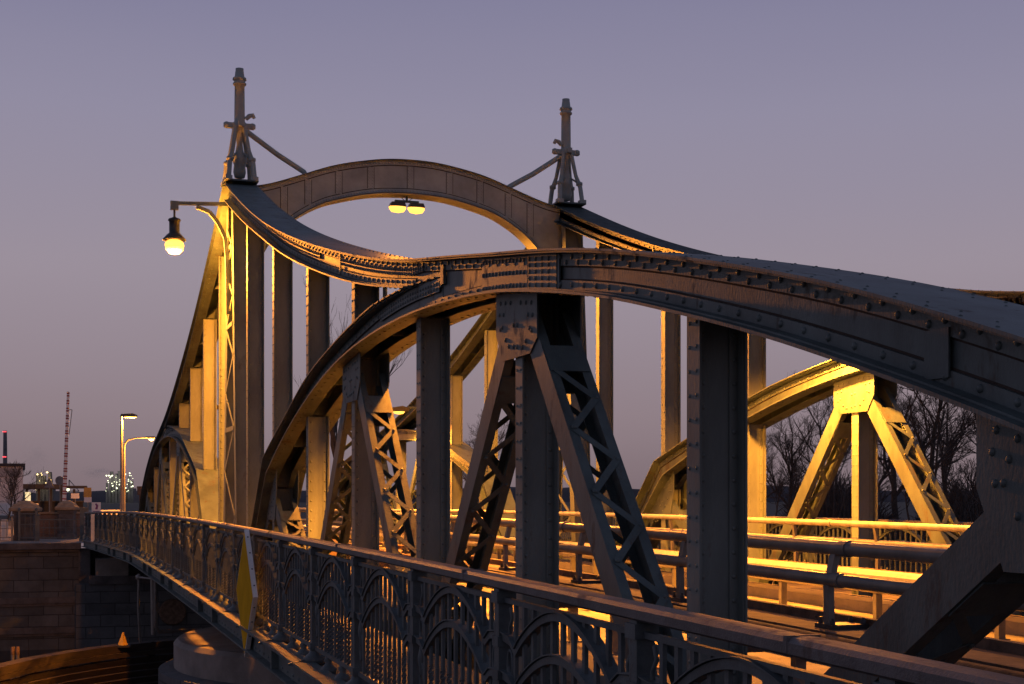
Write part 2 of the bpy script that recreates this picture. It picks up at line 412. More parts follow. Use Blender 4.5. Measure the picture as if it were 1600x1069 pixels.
# posts (plate web, two flanges, edge angles, rivet lines); gusset plates hang on the even ones
def post_mesh(u, z1, segs):
    mb = MB()
    for za, zb in segs:
        for s in (-1,1):
            mb.box(*sorted((s*.18, s*.165)), -.10, .10, za, zb)                 # flange
            for d in (-1,1):
                mb.box(*sorted((s*.1635, s*.152)), *sorted((d*.0085, d*.085)), za, zb)  # angle on flange
                mb.box(*sorted((s*.1515, s*.085)), *sorted((d*.0085, d*.018)), za, zb)  # angle on web
        mb.box(-.164, .164, -.007, .007, za, zb)
        z = za+.1
        while z < zb-.05:
            for s in (-1,1):
                for d in (-1,1):
                    mb.rivet((s*.118, d*.018, z), (0,d,0), .019)
                    mb.rivet((s*.18, d*.055, z+.08), (s,0,0), .015)
            z += .165
    return mb.mesh('post', STEEL2)
GW = .60
def gusset_mesh(u):
    mb = MB(); zt = lambda x: zab(u+x)+.0
    poly = [(-GW, zab(u-GW)-.001), (0, zab(u)-.001), (GW, zab(u+GW)-.001), (GW, zab(u+GW)-.40), (GW-.2, zab(u)-.60), (-GW+.2, zab(u)-.60), (-GW, zab(u-GW)-.40)]
    for s in (-1,1):
        mb.prism(poly, *sorted((s*.199, s*.2125)), lambda a, b, h: (h, -a, b))
        rs = [(-.48,-.2),(-.4,-.32),(-.3,-.44),(-.46,-.34),(-.2,-.5),(.48,-.2),(.4,-.32),(.3,-.44),(.46,-.34),(.2,-.5),(-.05,-.3),(.05,-.3),(-.05,-.5),(.05,-.5),
              (-.45,-.09),(-.3,-.09),(-.15,-.09),(.15,-.09),(.3,-.09),(.45,-.09),(-.36,-.2),(.36,-.2)]
        for a, b in rs: mb.rivet((s*.2125, -a, zab(u+a)+b), (s,0,0), .023)
    return mb.mesh('gusset_plate', STEEL)
for k in range(1, 10):
    u = NODE[k]
    segs = []
    if k <= 4 and k > 1: segs = [(zat(u)+.002, zbot(u)-.002), (-2.12, zab(u)-.002)]
    elif k == 1: segs = [(-2.12, zbot(u)-.002)]
    else: segs = [(-2.12, zab(u)-.002)]
    if segs[-1][1] < -1.9: continue
    me = post_mesh(u, 0, segs); gm = gusset_mesh(u) if k in (2,4,6,8) else None
    for (x, y, r) in QUADS:
        yy = -u if r == 0 else u
        p = link('post', me, bridge, (x, yy, 0), r)
        if gm:
            g = link('gusset_plate', gm, p); g.location = (0, 0, 0)

# laced legs: two channels tied by zigzag flats, between even-node tops and odd-node feet
def leg_mesh(ua, za, ub, zb, bw=.26):
    mb = MB()
    a = Vector((0, -ua, za)); b = Vector((0, -ub, zb)); d = (b-a); L = d.length; d.normalize()
    X = Vector((1,0,0)); n = X.cross(d)           # in-plane normal
    if n.z < 0: n = -n
    for s in (-1,1):
        mb.obox((a+b)/2 + X*(s*.1895), d, X, n, L/2, .007, bw/2)
        for e in (-1,1):
            mb.obox((a+b)/2 + X*(s*.146) + n*(e*(bw/2-.006)), d, X, n, L/2, .036, .0058)
    for e in (-1,1):
        st = .30 if e > 0 else .42; x = .75; k = 0; nn = n*(e*(bw/2+.0065))
        mb.obox(a + d*.62 + nn, d, X, n, .16, .18, .005)
        while x < L-.45:
            s0 = -1 if k % 2 == 0 else 1
            p0 = a + d*x + X*(s0*.148) + nn; p1 = a + d*(x+.36) - X*(s0*.148) + nn*1.0
            off = n*(e*.0062*(k % 2))
            mb.bar(p0+off, p1+off, .062, .0055, n)
            mb.rivet(p1+off+n*(e*.006), n*e, .022)
            x += .36; k += 1
        mb.obox(a + d*(L-.3) + nn, d, X, n, .12, .18, .005)
    return mb.mesh('laced_leg', STEEL)
for k in (2,4,6,8):
    for j in (k-1, k+1):
        ua = NODE[k] + (.28 if j > k else -.28); ub = NODE[j] + (-.14 if j > k else .14)
        if j == 9: ub = NODE[9]-.1
        za = zab(NODE[k]) - .30
        me = leg_mesh(ua, za, ub, ZB+.28); quad_parts('laced_leg', me)

# towers: pairs of raking legs laced together, one pair in each truss
mb = MB()
def rake(u0, u1, z0, z1, s):
    pass
for s in (-1, 1):                                  # near and far leg
    a = Vector((0, -s*1.25, -2.12)); b = Vector((0, -s*.42, 6.92)); d = (b-a).normalized(); X = Vector((1,0,0)); n = X.cross(d); L = (b-a).length
    c = (a+b)/2
    mb.obox(c, d, X, n, L/2, .215, .008)                                  # web plate
    for e in (-1,1):
        mb.obox(c + X*(e*.2235), d, X, n, L/2, .0075, .14)                # flanges
        for q in (-1,1):
            mb.obox(c + X*(e*.175) + n*(q*.0145), d, X, n, L/2, .04, .006)
            x = .2
            while x < L-.1:
                mb.rivet(tuple(a + d*x + X*(e*.175) + n*(q*.0205)), n*q, .02); x += .2
for e in (-1, 1):                                  # lacing on both outer faces
    z = -1.6; k = 0
    uz = lambda z: 1.25 - .83*(z+2.12)/9.04
    while z < 6.0:
        z2 = z + .98*max(.5, uz(z))
        s = 1 if k % 2 == 0 else -1
        off = .2365 + .006*(k % 2)
        mb.bar((e*off, s*(uz(z)-.05), z), (e*off, -s*(uz(z2)-.05), z2), .09, .0055, (1,0,0))
        if k % 3 == 0: mb.bar((e*.25, (uz(z)-.05), z), (e*.25, -(uz(z)-.05), z), .10, .0055, (1,0,0))
        z = z2; k += 1
tm = mb.mesh('tower', STEEL2)
for x in (-TX, TX): link('tower', tm, bridge, (x,0,0))
mb = MB()
mb.box(-.39, .39, -.42, .42, 7.40, 7.44)
mb.box(-.198, .198, -.13, .13, 6.9, 7.398)
cm = mb.mesh('tower_cap', STEEL)
for x in (-TX, TX): link('tower_cap', cm, bridge, (x,0,0))

# portal arch between the towers
topd = spline([(-4.1,7.32),(-3.65,7.37),(-3.1,7.53),(-2.5,7.75),(-1.9,7.96),(-1.25,8.11),(-.6,8.21),(0,8.235),(.6,8.21),(1.25,8.11),(1.9,7.96),(2.5,7.75),(3.1,7.53),(3.65,7.37),(4.1,7.32)])
bh = [(0,7.40),(.7,7.365),(1.25,7.28),(1.77,7.15),(2.24,6.985),(2.75,6.685),(3.08,6.41),(3.38,6.07),(3.6,5.7),(3.73,5.3),(3.8,4.7)]
th_ = [(0,0),(.7,0),(1.25,0),(1.77,0),(2.24,0),(2.75,0),(3.08,0),(3.38,0),(3.6,0),(3.73,0),(3.86,0)]
def densify(L, n=4):
    out = []
    xs = np.linspace(0, 1, len(L)); fx = spline([(x, p[0]) for x, p in zip(xs, L)]); fy = spline([(x, p[1]) for x, p in zip(xs, L)])
    for x in np.linspace(0, 1, (len(L)-1)*n+1): out.append((fx(x), fy(x)))
    return out
hb = densify(bh); ht = [p[0] for p in densify(th_)]
B = [(-a, b) for a, b in reversed(hb)] + hb[1:]
A = [(-a, topd(-a)) for a in reversed(ht)] + [(a, topd(a)) for a in ht[1:]]
G = lambda a, b, h: (a, h, b)
mb = MB()
inset = lambda P, Q, d: [(p[0]+(q[0]-p[0])*d/max(.01,math.dist(p,q)), p[1]+(q[1]-p[1])*d/max(.01,math.dist(p,q))) for p, q in zip(P, Q)]
for h in (-.17, .15):
    mb.ribbon(inset(A,B,.03), inset(B,A,.03), G, h, h+.02)
mb.ribbon(A, inset(A,B,.028), G, -.27, .27); mb.ribbon(inset(B,A,.028), B, G, -.27, .27)
for s, h in ((-1,-.172), (1,.172)):
    mb.ribbon(inset(A,B,.0295), inset(A,B,.13), G, *sorted((h, h+s*.022)))
    mb.ribbon(inset(B,A,.13), inset(B,A,.0295), G, *sorted((h, h+s*.022)))
    mb.cur = 1  # dark ribbons on arch seams and flange lips: painted shade with grime
    for P, Q in ((A,B),(B,A)):
        mb.ribbon(inset(P,Q,.1305), inset(P,Q,.152), G, *sorted((h-s*.003, h+s*.003)))
        mb.ribbon(inset(P,Q,.012), inset(P,Q,.0292), G, *sorted((s*.2695, s*.2735)))
    mb.cur = 0
    for i in range(2, len(A)-2):
        for P, Q in ((A,B),(B,A)):
            p = inset([P[i]],[Q[i]],.08)[0]; mb.rivet((p[0], h+s*.022, p[1]), (0,s,0), .024)
            p2 = ((P[i][0]+P[i+1][0])/2, (P[i][1]+P[i+1][1])/2); q2 = ((Q[i][0]+Q[i+1][0])/2, (Q[i][1]+Q[i+1][1])/2)
            p = inset([p2],[q2],.08)[0]; mb.rivet((p[0], h+s*.022, p[1]), (0,s,0), .024)
    nA = len(A)
    for i in range(nA):                              # ribs with double rivet lines
        if (i - nA//2) % 6 == 0 and abs(A[i][0]) < 3.5:
            a = Vector((A[i][0],0,A[i][1])); b = Vector((B[i][0],0,B[i][1])); d = (b-a).normalized()
            mb.bar(a+d*.153+Vector((0,h+s*.0065,0)), b-d*.153+Vector((0,h+s*.0065,0)), .15, .013, (0,1,0))
            mb.cur = 1  # dark strips beside each rib, shadow line and grime put into colour
            for e in (-1,1): mb.bar(a+d*.153+d.cross(Vector((0,1,0)))*(e*.083)+Vector((0,h+s*.001,0)), b-d*.153+d.cross(Vector((0,1,0)))*(e*.083)+Vector((0,h+s*.001,0)), .014, .005, (0,1,0))
            mb.cur = 0
            x = .17; Ls = (b-a).length; sd = d.cross(Vector((0,1,0)))
            while x < Ls-.15:
                for e in (-1,1): mb.rivet(tuple(a + d*x + sd*(e*.045) + Vector((0,h+s*.011,0))), (0,s,0), .019)
                x += .075
mb.box(-3.93, -3.60, -.11, .11, 4.3, 7.3); mb.box(3.60, 3.93, -.11, .11, 4.3, 7.3)
mb.build('portal_arch', [PORTM, SEAM_SHADE_GRIME], bridge)  # paler steel carries the frontal light on the arch in its colour

# pylons on the towers
def pylon(x, sgn):
    mb = MB()
    mb.lathe([(.125,1.42),(.12,2.0),(.115,2.29),(.15,2.30),(.16,2.34),(.13,2.36),(.13,2.40),(.165,2.42),(.155,2.47),(.115,2.49),(.10,2.62),(.095,2.63),(.095,2.69),(.0,2.70)], 16)
    mb.lathe([(.05,.1),(.12,.12),(.15,.25),(.13,.42),(.17,.5),(.17,.6),(.10,.72),(.07,.9),(.09,1.15),(.14,1.24),(.16,1.3),(.16,1.4),(.125,1.44)], 16)
    mb.box(-.31, .31, -.055, .055, 1.28, 1.40); mb.box(-.055, .055, -.31, .31, 1.275, 1.395)
    for (dx, dy) in ((1,1),(1,-1),(-1,1),(-1,-1)):
        mb.tube([(dx*.10, dy*.10, 1.30), (dx*.19, dy*.20, .72), (dx*.27, dy*.30, .42), (dx*.30, dy*.36, .05)], [.055,.05,.06,.06], 8)
        mb.lathe([(.045,0),(.085,.02),(.085,.09),(.045,.11)], 10, (dx*.255, dy*.28, .44))
        mb.box(dx*.30-.08, dx*.30+.08, dy*.36-.09, dy*.36+.09, -.02, .07)
        pts = [(dx*(.24-.16*math.sin(a)), dy*(.26-.18*math.sin(a)), .52+.16*math.sin(a)*1.0) for a in np.linspace(0, PI/2, 5)]
        mb.tube(pts, .028, 6)
    mb.tube([(sgn*.14,-.05,1.5),(sgn*.22,-.06,1.58),(sgn*.30,-.06,1.60),(sgn*.34,-.05,1.53)], [.05,.055,.055,.04], 8)
    mb.lathe([(.03,0),(.075,.03),(.075,.12),(.03,.15)], 10, (sgn*.30, 0, 1.27)); mb.lathe([(.03,0),(.075,.03),(.075,.12),(.03,.15)], 10, (-sgn*.30, 0, 1.27))
    o = mb.build('pylon', PORTM, bridge, (x, 0, 7.44))
    ms = MB()
    ms.tube([(sgn*.16,-.02,1.22),(sgn*.9,-.02,.72),(sgn*1.42,-.02,.42),(sgn*1.52,-.02,.36),(sgn*1.57,-.02,.26),(sgn*1.575,-.02,topd(TX-1.575)-7.44+.0)], [.065,.065,.065,.065,.065,.07], 8)
    ms.build('brace', PORTM, o)
pylon(-TX, 1); pylon(TX, -1)

# decks
def swept(sec, t0, t1, zf, dt=2.0, pf=None):
    """sweep closed (x,z) section along the axis following the camber; local to bridge"""
    mb = MB(); ts = frange(t0, t1, dt); n = len(sec); vs = []; fs = []
    for t in ts:
        sh = pf(t) if pf else 0
        for x, z in sec: vs.append((x-PC+sh, t-T0, z+zf(t)))
    for i in range(len(ts)-1):
        for k in range(n): fs.append((i*n+k, i*n+(k+1)%n, (i+1)*n+(k+1)%n, (i+1)*n+k))
    fs.append(tuple(range(n))); fs.append(tuple((len(ts)-1)*n+k for k in range(n-1,-1,-1)))
    mb.quadmesh(vs, fs); return mb
def rsec(x0, x1, z0, z1): return [(x0,z0),(x1,z0),(x1,z1),(x0,z1)]
def flare(t): return -max(0, (t-44))*.038 if t > 44 else 0.
END0, END1 = .4, 66.2
swept(rsec(4.72, 12.22, -2.0, -1.66), END0, END1, camber).build('road_deck', ASPH, bridge)
swept(rsec(2.55, 4.02, -1.72, -1.635), END0, 44, camber).build('walkway_deck', WALKM, bridge)
mbw = swept([(2.55,-1.72),(4.02,-1.72),(4.02,-1.635),(2.55,-1.635)], 44, END1, camber, 2.0)
vs = []
for i, v in enumerate(mbw.v):
    vs.append((v[0] + (flare(v[1]+T0) if i % 4 in (0,3) else 0), v[1], v[2]))
mbw.v = vs; mbw.build('walkway_deck', WALKM, bridge)
swept(rsec(12.92, 14.39, -1.72, -1.635), END0, END1, camber).build('walkway_deck', WALKM, bridge)
# edge beams with a projecting top flange and rivets
for side in (0, 1):
    f = (lambda x: x) if side == 0 else (lambda x: 2*PC - x)
    fl = flare if side == 0 else (lambda t: 0)
    mb = swept([(f(2.50),-1.87),(f(2.53),-1.87),(f(2.53),-1.63),(f(2.50),-1.63)], END0, END1, camber, 2., fl)
    m2 = swept([(f(2.38),-1.628),(f(2.60),-1.628),(f(2.60),-1.60),(f(2.38),-1.60)], END0, END1, camber, 2., fl); mb.quadmesh(m2.v, m2.f)
    m2 = swept([(f(2.40),-1.895),(f(2.60),-1.895),(f(2.60),-1.872),(f(2.40),-1.872)], END0, END1, camber, 2., fl); mb.quadmesh(m2.v, m2.f)
    t = 1.0
    while t < 60 and side == 0:
        for z in (-1.68, -1.82): mb.rivet((2.50-PC+fl(t), t-T0, z+camber(t)), (-1,0,0), .02)
        if abs((t*2) % 4) < .35: mb.box(2.42-PC+fl(t), 2.499-PC+fl(t), t-T0-.04, t-T0+.04, -1.87+camber(t), -1.63+camber(t))
        t += .35
    mb.build('edge_beam', STEEL, bridge)
# cross girders and walkway brackets
mb = MB()
mb.box(-3.88, 3.88, -.008, .008, -2.7, -2.01); mb.box(-3.88, 3.88, -.12, .12, -2.725, -2.702)
for q in (-1,1):
    mb.box(*sorted((q*3.5, q*4.4)), -.012, -.0085, -2.5, -2.2)
    mb.prism([(q*3.6,-2.6),(q*3.6,-1.75),(q*5.9,-1.75),(q*5.9,-1.9)], -.0065, .0065, lambda a,b,h: (a,h-.03,b))
gme = mb.mesh('cross_girder', STEEL)
for k in range(1, 10):
    for q in (-1, 1): link('cross_girder', gme, bridge, (0, q*NODE[k], 0))
# kerbs along the carriageway and longitudinal beams that carry the tubular rails
KB = -.78
for q in (-1, 1):
    dk = 0. if q < 0 else -.26
    swept(rsec(*sorted((PC+q*3.10, PC+q*3.75)), -1.658, -1.50), END0, END1, camber).build('kerb', CONC, bridge)
    mb = MB()
    for x0, x1, z0, z1 in ((3.03,3.05,-.86+dk,-.735+dk), (2.99,3.029,-.765+dk,-.735+dk), (3.051,3.45,-.815+dk,-.80+dk), (3.43,3.45,-.86+dk,-.816+dk)):
        m2 = swept(rsec(*sorted((PC+q*x0, PC+q*x1)), z0, z1), END0, END1, camber); mb.quadmesh(m2.v, m2.f)
    for t in frange(1.5, 65, .6): mb.rivet((q*3.05, t-T0, -.775+dk+camber(t)), (q,0,0), .014)
    mb.tube([(q*3.56, t-T0, -.865+dk+camber(t)) for t in frange(END0, END1, 2.)], .07, 12)
    for t in frange(2, 65, 4.): mb.tube([(q*3.56, t-T0-.04, -.865+dk+camber(t)), (q*3.56, t-T0+.04, -.865+dk+camber(t))], .08, 12)
    for k in range(1, 10):
        for s in (-1,1):
            y = -s*NODE[k]; z = -.90+dk+camber(y+T0)
            mb.box(*sorted((q*3.0, q*3.92)), y-.03, y+.03, z-.06, z+.045)
    mb.build('rail_beam', RUST, bridge)

# ------------------------------------------------------------------ ornamental walkway railings
PL = 2.08
def railing_parts():
    H = 1.15
    pb = MB()                                          # one bay of infill, s along +Y from 0 to PL, z 0 = handrail top
    zb = -1.10
    pb.box(-.02, .02, .05, PL-.05, zb-.02, zb+.02); pb.box(-.016, .016, .05, PL-.05, -.155, -.125)
    def arch(z0, rise, thick=.042, dp=.028):
        n = 22; s0, s1 = .30, PL-.30; out = []; inn = []
        for i in range(n+1):
            a = i/n; s = s0 + (s1-s0)*a; z = z0 + rise*math.sin(PI*a)**.85
            out.append((s, z+thick/2)); inn.append((s, z-thick/2))
        out = [(.05, z0+.07+thick/2), (.2, z0+.055+thick/2)] + out + [(PL-.2, z0+.055+thick/2), (PL-.05, z0+.07+thick/2)]
        inn = [(.05, z0+.07-thick/2), (.2, z0+.055-thick/2)] + inn + [(PL-.2, z0+.055-thick/2), (PL-.05, z0+.07-thick/2)]
        pb.ribbon(out, inn, lambda a, b, h: (h, a, b), -dp, dp)
        o2 = [(a, b+.012) for a, b in out]; i2 = [(a, b+.004) for a, b in out]
        pb.ribbon(o2, i2, lambda a, b, h: (h, a, b), -dp-.012, dp+.012)
    arch(-.43, .27); arch(-.66, .27)
    nb = 11
    for i in range(nb):
        s = .24 + (PL-.48)*i/(nb-1)
        w = .019
        pb.box(-.0105, .0105, s-w, s+w, -.74 if i not in (0,nb-1) else zb, -.126)
        if i in (0, nb-1): continue
        if i % 3 == 2: pb.box(-.0105, .0105, s-w, s+w, zb+.02, -.741)
        else:                                          # twisted bar
            vs = []; fs = []; n = 20
            for j in range(n+1):
                z = zb+.02 + (-.742-zb-.02)*j/n; an = j*.62
                for q in range(4):
                    a = an + q*PI/2; vs.append((.019*math.cos(a), s+.019*math.sin(a), z))
            for j in range(n):
                for q in range(4): fs.append((j*4+q, j*4+(q+1)%4, (j+1)*4+(q+1)%4, (j+1)*4+q))
            pb.quadmesh(vs, fs)
    for s in (.145, PL-.145):                          # loops beside the posts
        for zc, hh in ((-.53, .10), (-.86, .12)):
            pts = [(0, s+.045*math.cos(a), zc+hh*math.sin(a)) for a in np.linspace(0, 2*PI, 13)]
            pb.tube(pts, .013, 5, cap=False)
        pb.tube([(0, s, -.40), (0, s+.02, -.30), (0, s-.03, -.24), (0, s, -.18)], .012, 5)
        pb.lathe([(.012,-.12),(.03,-.03),(.034,0),(.03,.03),(.012,.12)], 8, (0, s, -.72))
    for s in (PL*.33, PL*.66):                         # knobbed feet under the bottom rail
        pb.lathe([(.02,-.19),(.07,-.185),(.085,-.14),(.05,-.10),(.03,-.08),(.045,-.05),(.02,0)], 10, (0, s, zb-.0))
    pm = pb.mesh('railing_panel', RAILP)
    qb = MB()
    qb.box(-.045, .045, -.045, .045, -1.245, -.062); qb.box(-.06, .06, -.06, .06, -.16, -.09)
    qb.box(-.055, .055, -.055, .055, -.62, -.56); qb.box(-.055, .055, -.055, .055, -.42, -.36)
    qb.box(-.065, .065, -.065, .065, -1.12, -1.05)
    qb.lathe([(.05,-1.27),(.12,-1.265),(.125,-1.2),(.07,-1.16),(.06,-1.12)], 12)
    qb.prism([(-.05,-1.2),(-.28,-1.255),(-.28,-1.275),(-.05,-1.275)], -.02, .02, lambda a,b,h: (a,h,b))
    return pm, qb.mesh('railing_post', RAILP)
PM, QM = railing_parts()
HZ = -.36
def railing(side, label):
    X = (lambda t: 2.62 + flare(t)) if side == 0 else (lambda t: 2*PC - 2.62)
    root = thing('walkway_railing', (X(T0), T0, 0), label, 'railing', 'ornamental walkway railings')
    k0 = -2; ts = [6.05 + PL*k for k in range(k0, 30)]
    for i, t in enumerate(ts):
        z = HZ + camber(t)
        link('railing_post', QM, root, (X(t)-X(T0), t-T0, z))
        if i < len(ts)-1:
            t2 = ts[i+1]; o = link('railing_panel', PM, root, (X(t)-X(T0), t-T0, z))
            o.rotation_euler = (math.atan2(camber(t2)-camber(t), PL), 0, -math.atan2(X(t2)-X(t), PL))
    mb = MB(); secs = []
    sec = [(-.068,-.062),(-.05,-.074),(.05,-.074),(.068,-.062),(.068,-.022),(.052,-.004),(.02,0),(-.02,0),(-.052,-.004),(-.068,-.022)]
    tl = frange(END0, ts[-1], 1.04); n = len(sec); vs = []; fs = []
    for t in tl:
        for x, z in sec: vs.append((X(t)-X(T0)+x, t-T0, HZ+camber(t)+z))
    for i in range(len(tl)-1):
        for k in range(n): fs.append((i*n+k, i*n+(k+1)%n, (i+1)*n+(k+1)%n, (i+1)*n+k))
    mb.quadmesh(vs, fs)
    for t in tl[::4]: mb.box(X(t)-X(T0)-.0705, X(t)-X(T0)+.0705, t-T0-.012, t-T0+.012, HZ+camber(t)-.06, HZ+camber(t)+.0025)
    mb.build('handrail', HANDP, root)
    return root
railing(0, 'ornamental iron railing with paired arches along the near walkway')
railing(1, 'ornamental iron railing beyond the far truss, in front of the bare trees')

# ------------------------------------------------------------------ tubular rails and crash barriers between the trusses
def tube_rail(q, label, zt, zl):
    root = thing('tubular_rail', (PC+q*3.25, T0, KB), label, 'rail', 'tubular steel rails')
    for z, r, off in ((zt, .05, 0), (zl, .045, .06)):
        mb = MB(); mb.tube([(q*off, t-T0, z-KB+camber(t)) for t in frange(END0, END1, 2.)], r, 12)
        for t in frange(3, 64, 5.5): mb.tube([(q*off, t-T0-.05, z-KB+camber(t)), (q*off, t-T0+.05, z-KB+camber(t))], r+.008, 12)
        mb.build('pipe', GALV if q < 0 else GALV_LIT, root)  # near pipe darker, far pipe paler: shade and lamplight put into colour
    pm = MB()
    dk = 0. if q < 0 else -.26
    pts = [(q*.0, 0, zt-KB-.03), (q*.045, 0, zl-KB), (q*.055, 0, .28 if q < 0 else .05), (q*.05, 0, -.07+dk)]
    h = [Vector(p) for p in pts]
    for i in range(3): pm.bar(h[i], h[i+1], .07, .045, (1,0,0))
    me = pm.mesh('rail_post', GALV)
    fm = MB(); fm.box(-.10, .20, -.11, .11, -.020+dk, .010+dk)
    for dx in (-.07,.17):
        for dy in (-.08,.08): fm.lathe([(.02,.010),(.02,.035),(.012,.037),(.012,.055)], 6, (dx,dy,dk))
    fe = fm.mesh('foot_plate', BLACK)
    for t in frange(1.4, 64.5, 2.45):
        p = link('rail_post', me, root, (0, t-T0, camber(t)))
        f = link('foot_plate', fe, p)
tube_rail(-1, 'dark double-pipe rail with bolted feet on the near side of the road', -.245, -.46)
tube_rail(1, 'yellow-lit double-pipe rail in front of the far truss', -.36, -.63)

def crash_barrier(q, label):
    root = thing('crash_barrier', (PC+q*2.45, T0, -1.66), label, 'crash barrier', 'steel crash barriers')
    sec = [(0,.32),(.05,.30),(.08,.25),(.08,.215),(.02,.18),(.02,.14),(.08,.105),(.08,.07),(.05,.02),(0,0)]
    prof = [(-q*x, z+.39) for x, z in sec] + [(-q*(x-.006), z+.39) for x, z in reversed(sec)]
    mb = MB(); n = len(prof); tl = frange(END0, END1, 2.); vs = []; fs = []
    for t in tl:
        for x, z in prof: vs.append((x, t-T0, z+camber(t)))
    for i in range(len(tl)-1):
        for k in range(n): fs.append((i*n+k, i*n+(k+1)%n, (i+1)*n+(k+1)%n, (i+1)*n+k))
    mb.quadmesh(vs, fs)
    mb.build('guard_beam', GALV_LIT, root)  # paler zinc paints lamplight into the beam's colour
    pm = MB(); pm.box(-.05, .05, -.006, .006, .01, .68); pm.box(-.05, .05, -.04, -.007, .01, .68)
    pm.box(-.057, -.051, -.055, .03, .0, .68); pm.box(-.09, .09, -.08, .08, .002, .02)
    me = pm.mesh('barrier_post', GALV)
    for t in frange(1.2, 65, 1.33): link('barrier_post', me, root, (q*.055, t-T0, camber(t)))
crash_barrier(-1, 'corrugated steel crash barrier along the near edge of the carriageway')
crash_barrier(1, 'corrugated steel crash barrier lit yellow along the far edge of the carriageway')

# ------------------------------------------------------------------ lamps
def point(name, loc, power, r=.12, parent=None, spot=None):
    l = bpy.data.lights.new(name, 'POINT' if not spot else 'SPOT'); l.energy = power; l.color = SOD; l.shadow_soft_size = r
    if spot: l.spot_size = spot; l.spot_blend = .4
    o = bpy.data.objects.new(name, l); COL.objects.link(o); o.location = loc
    if parent: o.parent = parent
    return o
# hanging lantern on the outer face of the near tower
lx, lz = 2.87, 5.93
root = thing('bracket_lantern', (PC-TX-.24, T0, lz), 'glowing lantern hanging from a curved bracket on the near tower', 'lamp')
ox = PC-TX-.24
mb = MB()
mb.bar((lx-ox-.06, 0, .93), (-.02, 0, .99), .10, .075); mb.box(lx-ox-.09, lx-ox+.09, -.06, .06, .78, .98)
pts = [Vector((lx-ox+.5,0,.88)), Vector((lx-ox+.8,0,.78)), Vector((-.25,0,.52)), Vector((-.09,0,.18)), Vector((-.05,0,-.4)), Vector((-.035,0,-1.6))]
for i in range(len(pts)-1): mb.bar(pts[i], pts[i+1], .11, .085, (1,0,.3))
mb.build('bracket', STEEL2, root)
mb = MB(); d = lx-ox
mb.lathe([(.025,.80),(.025,.62),(.05,.60),(.13,.57),(.15,.53),(.12,.50),(.12,.24),(.17,.20),(.26,.10),(.27,.07),(.12,.08)], 16, (d,0,0))
mb.build('lantern_hood', BLACK, root)
mb = MB(); mb.lathe([(.02,-.26),(.12,-.23),(.20,-.14),(.225,-.04),(.20,.03),(.13,.075)], 20, (d,0,0)); mb.build('globe', BULB, root)
point('lantern_light', (d, 0, -.42), 4900, .18, root)
# twin luminaire under the crown of the portal arch
root = thing('twin_lamp', (PC-.05, T0, 7.06), 'pair of glowing sodium lamps hung under the crown of the portal arch', 'lamp')
mb = MB(); mb.tube([(0,0,.20),(0,0,.335)], .03, 8); mb.bar((-.3,0,.2),(.3,0,.2), .06, .05)
for s in (-1,1): mb.tube([(s*.05,0,.22),(s*.13,0,.28),(s*.05,0,.33)], .012, 6)
mb.build('hanger', STEEL, root)
for s in (-1,1):
    mb = MB(); mb.prism([(-.2,.06),(-.16,.16),(.16,.16),(.2,.06)], -.12, .12, lambda a,b,h: (a+s*.235,h,b)); h = mb.build('lamp_housing', BLACK, root)
    mb = MB(); mb.lathe([(.02,-.05),(.10,-.03),(.135,.03),(.135,.059)], 16); m_ = mb; m_.v = [(v[0]*1.6+s*.235, v[1]*.9, v[2]*1.35-.02) for v in m_.v]; m_.build('lens', BULB, root)
    point('twin_light', (s*.235, 0, -.16), 8000, .12, root, math.radians(172))
# road lamps on the inside of the far truss
def truss_lamp(t, zc, label, q=1, pw=7400):
    x = PC+q*(TX-.40)
    root = thing('truss_lamp', (x, t, zc), label, 'lamp', 'road lamps on the trusses')
    mb = MB(); mb.tube([(.0,0,-.22),(0,0,.35),(-.12*q,0,.5),(-.42*q,0,.52),(-.7*q,0,.48)], .035, 8); mb.build('lamp_arm', STEEL, root)
    mb = MB(); mb.prism([(-1.15,.37),(-1.1,.50),(-.75,.56),(-.55,.50),(-.52,.40)], -.13, .13, lambda a,b,h: (a*q,h,b)); mb.build('lamp_head', BLACK, root)
    mb = MB(); mb.lathe([(.02,-.09),(.09,-.07),(.13,0)], 14); mb.v = [(v[0]*1.6-.85*q, v[1], v[2]+.369) for v in mb.v]; mb.build('lens', BULB, root)
    tl_ = point('truss_light', (-.85*q, 0, .18), pw, .12, root, math.radians(168 if q > 0 else 134))
    if q < 0: tl_.rotation_euler = (0, math.radians(-22), 0)
truss_lamp(19.9, 2.70, 'road lamp on a short arm above the far truss, near half of the bridge')
truss_lamp(46.6, 2.55, 'glowing road lamp above the far truss, beyond the portal')
truss_lamp(20.5, 3.0, 'road lamp on a short arm behind the near truss, near half of the bridge', -1, 7600)
truss_lamp(46.9, 2.50, 'road lamp on a short arm behind the near truss, beyond the portal', -1, 3600)

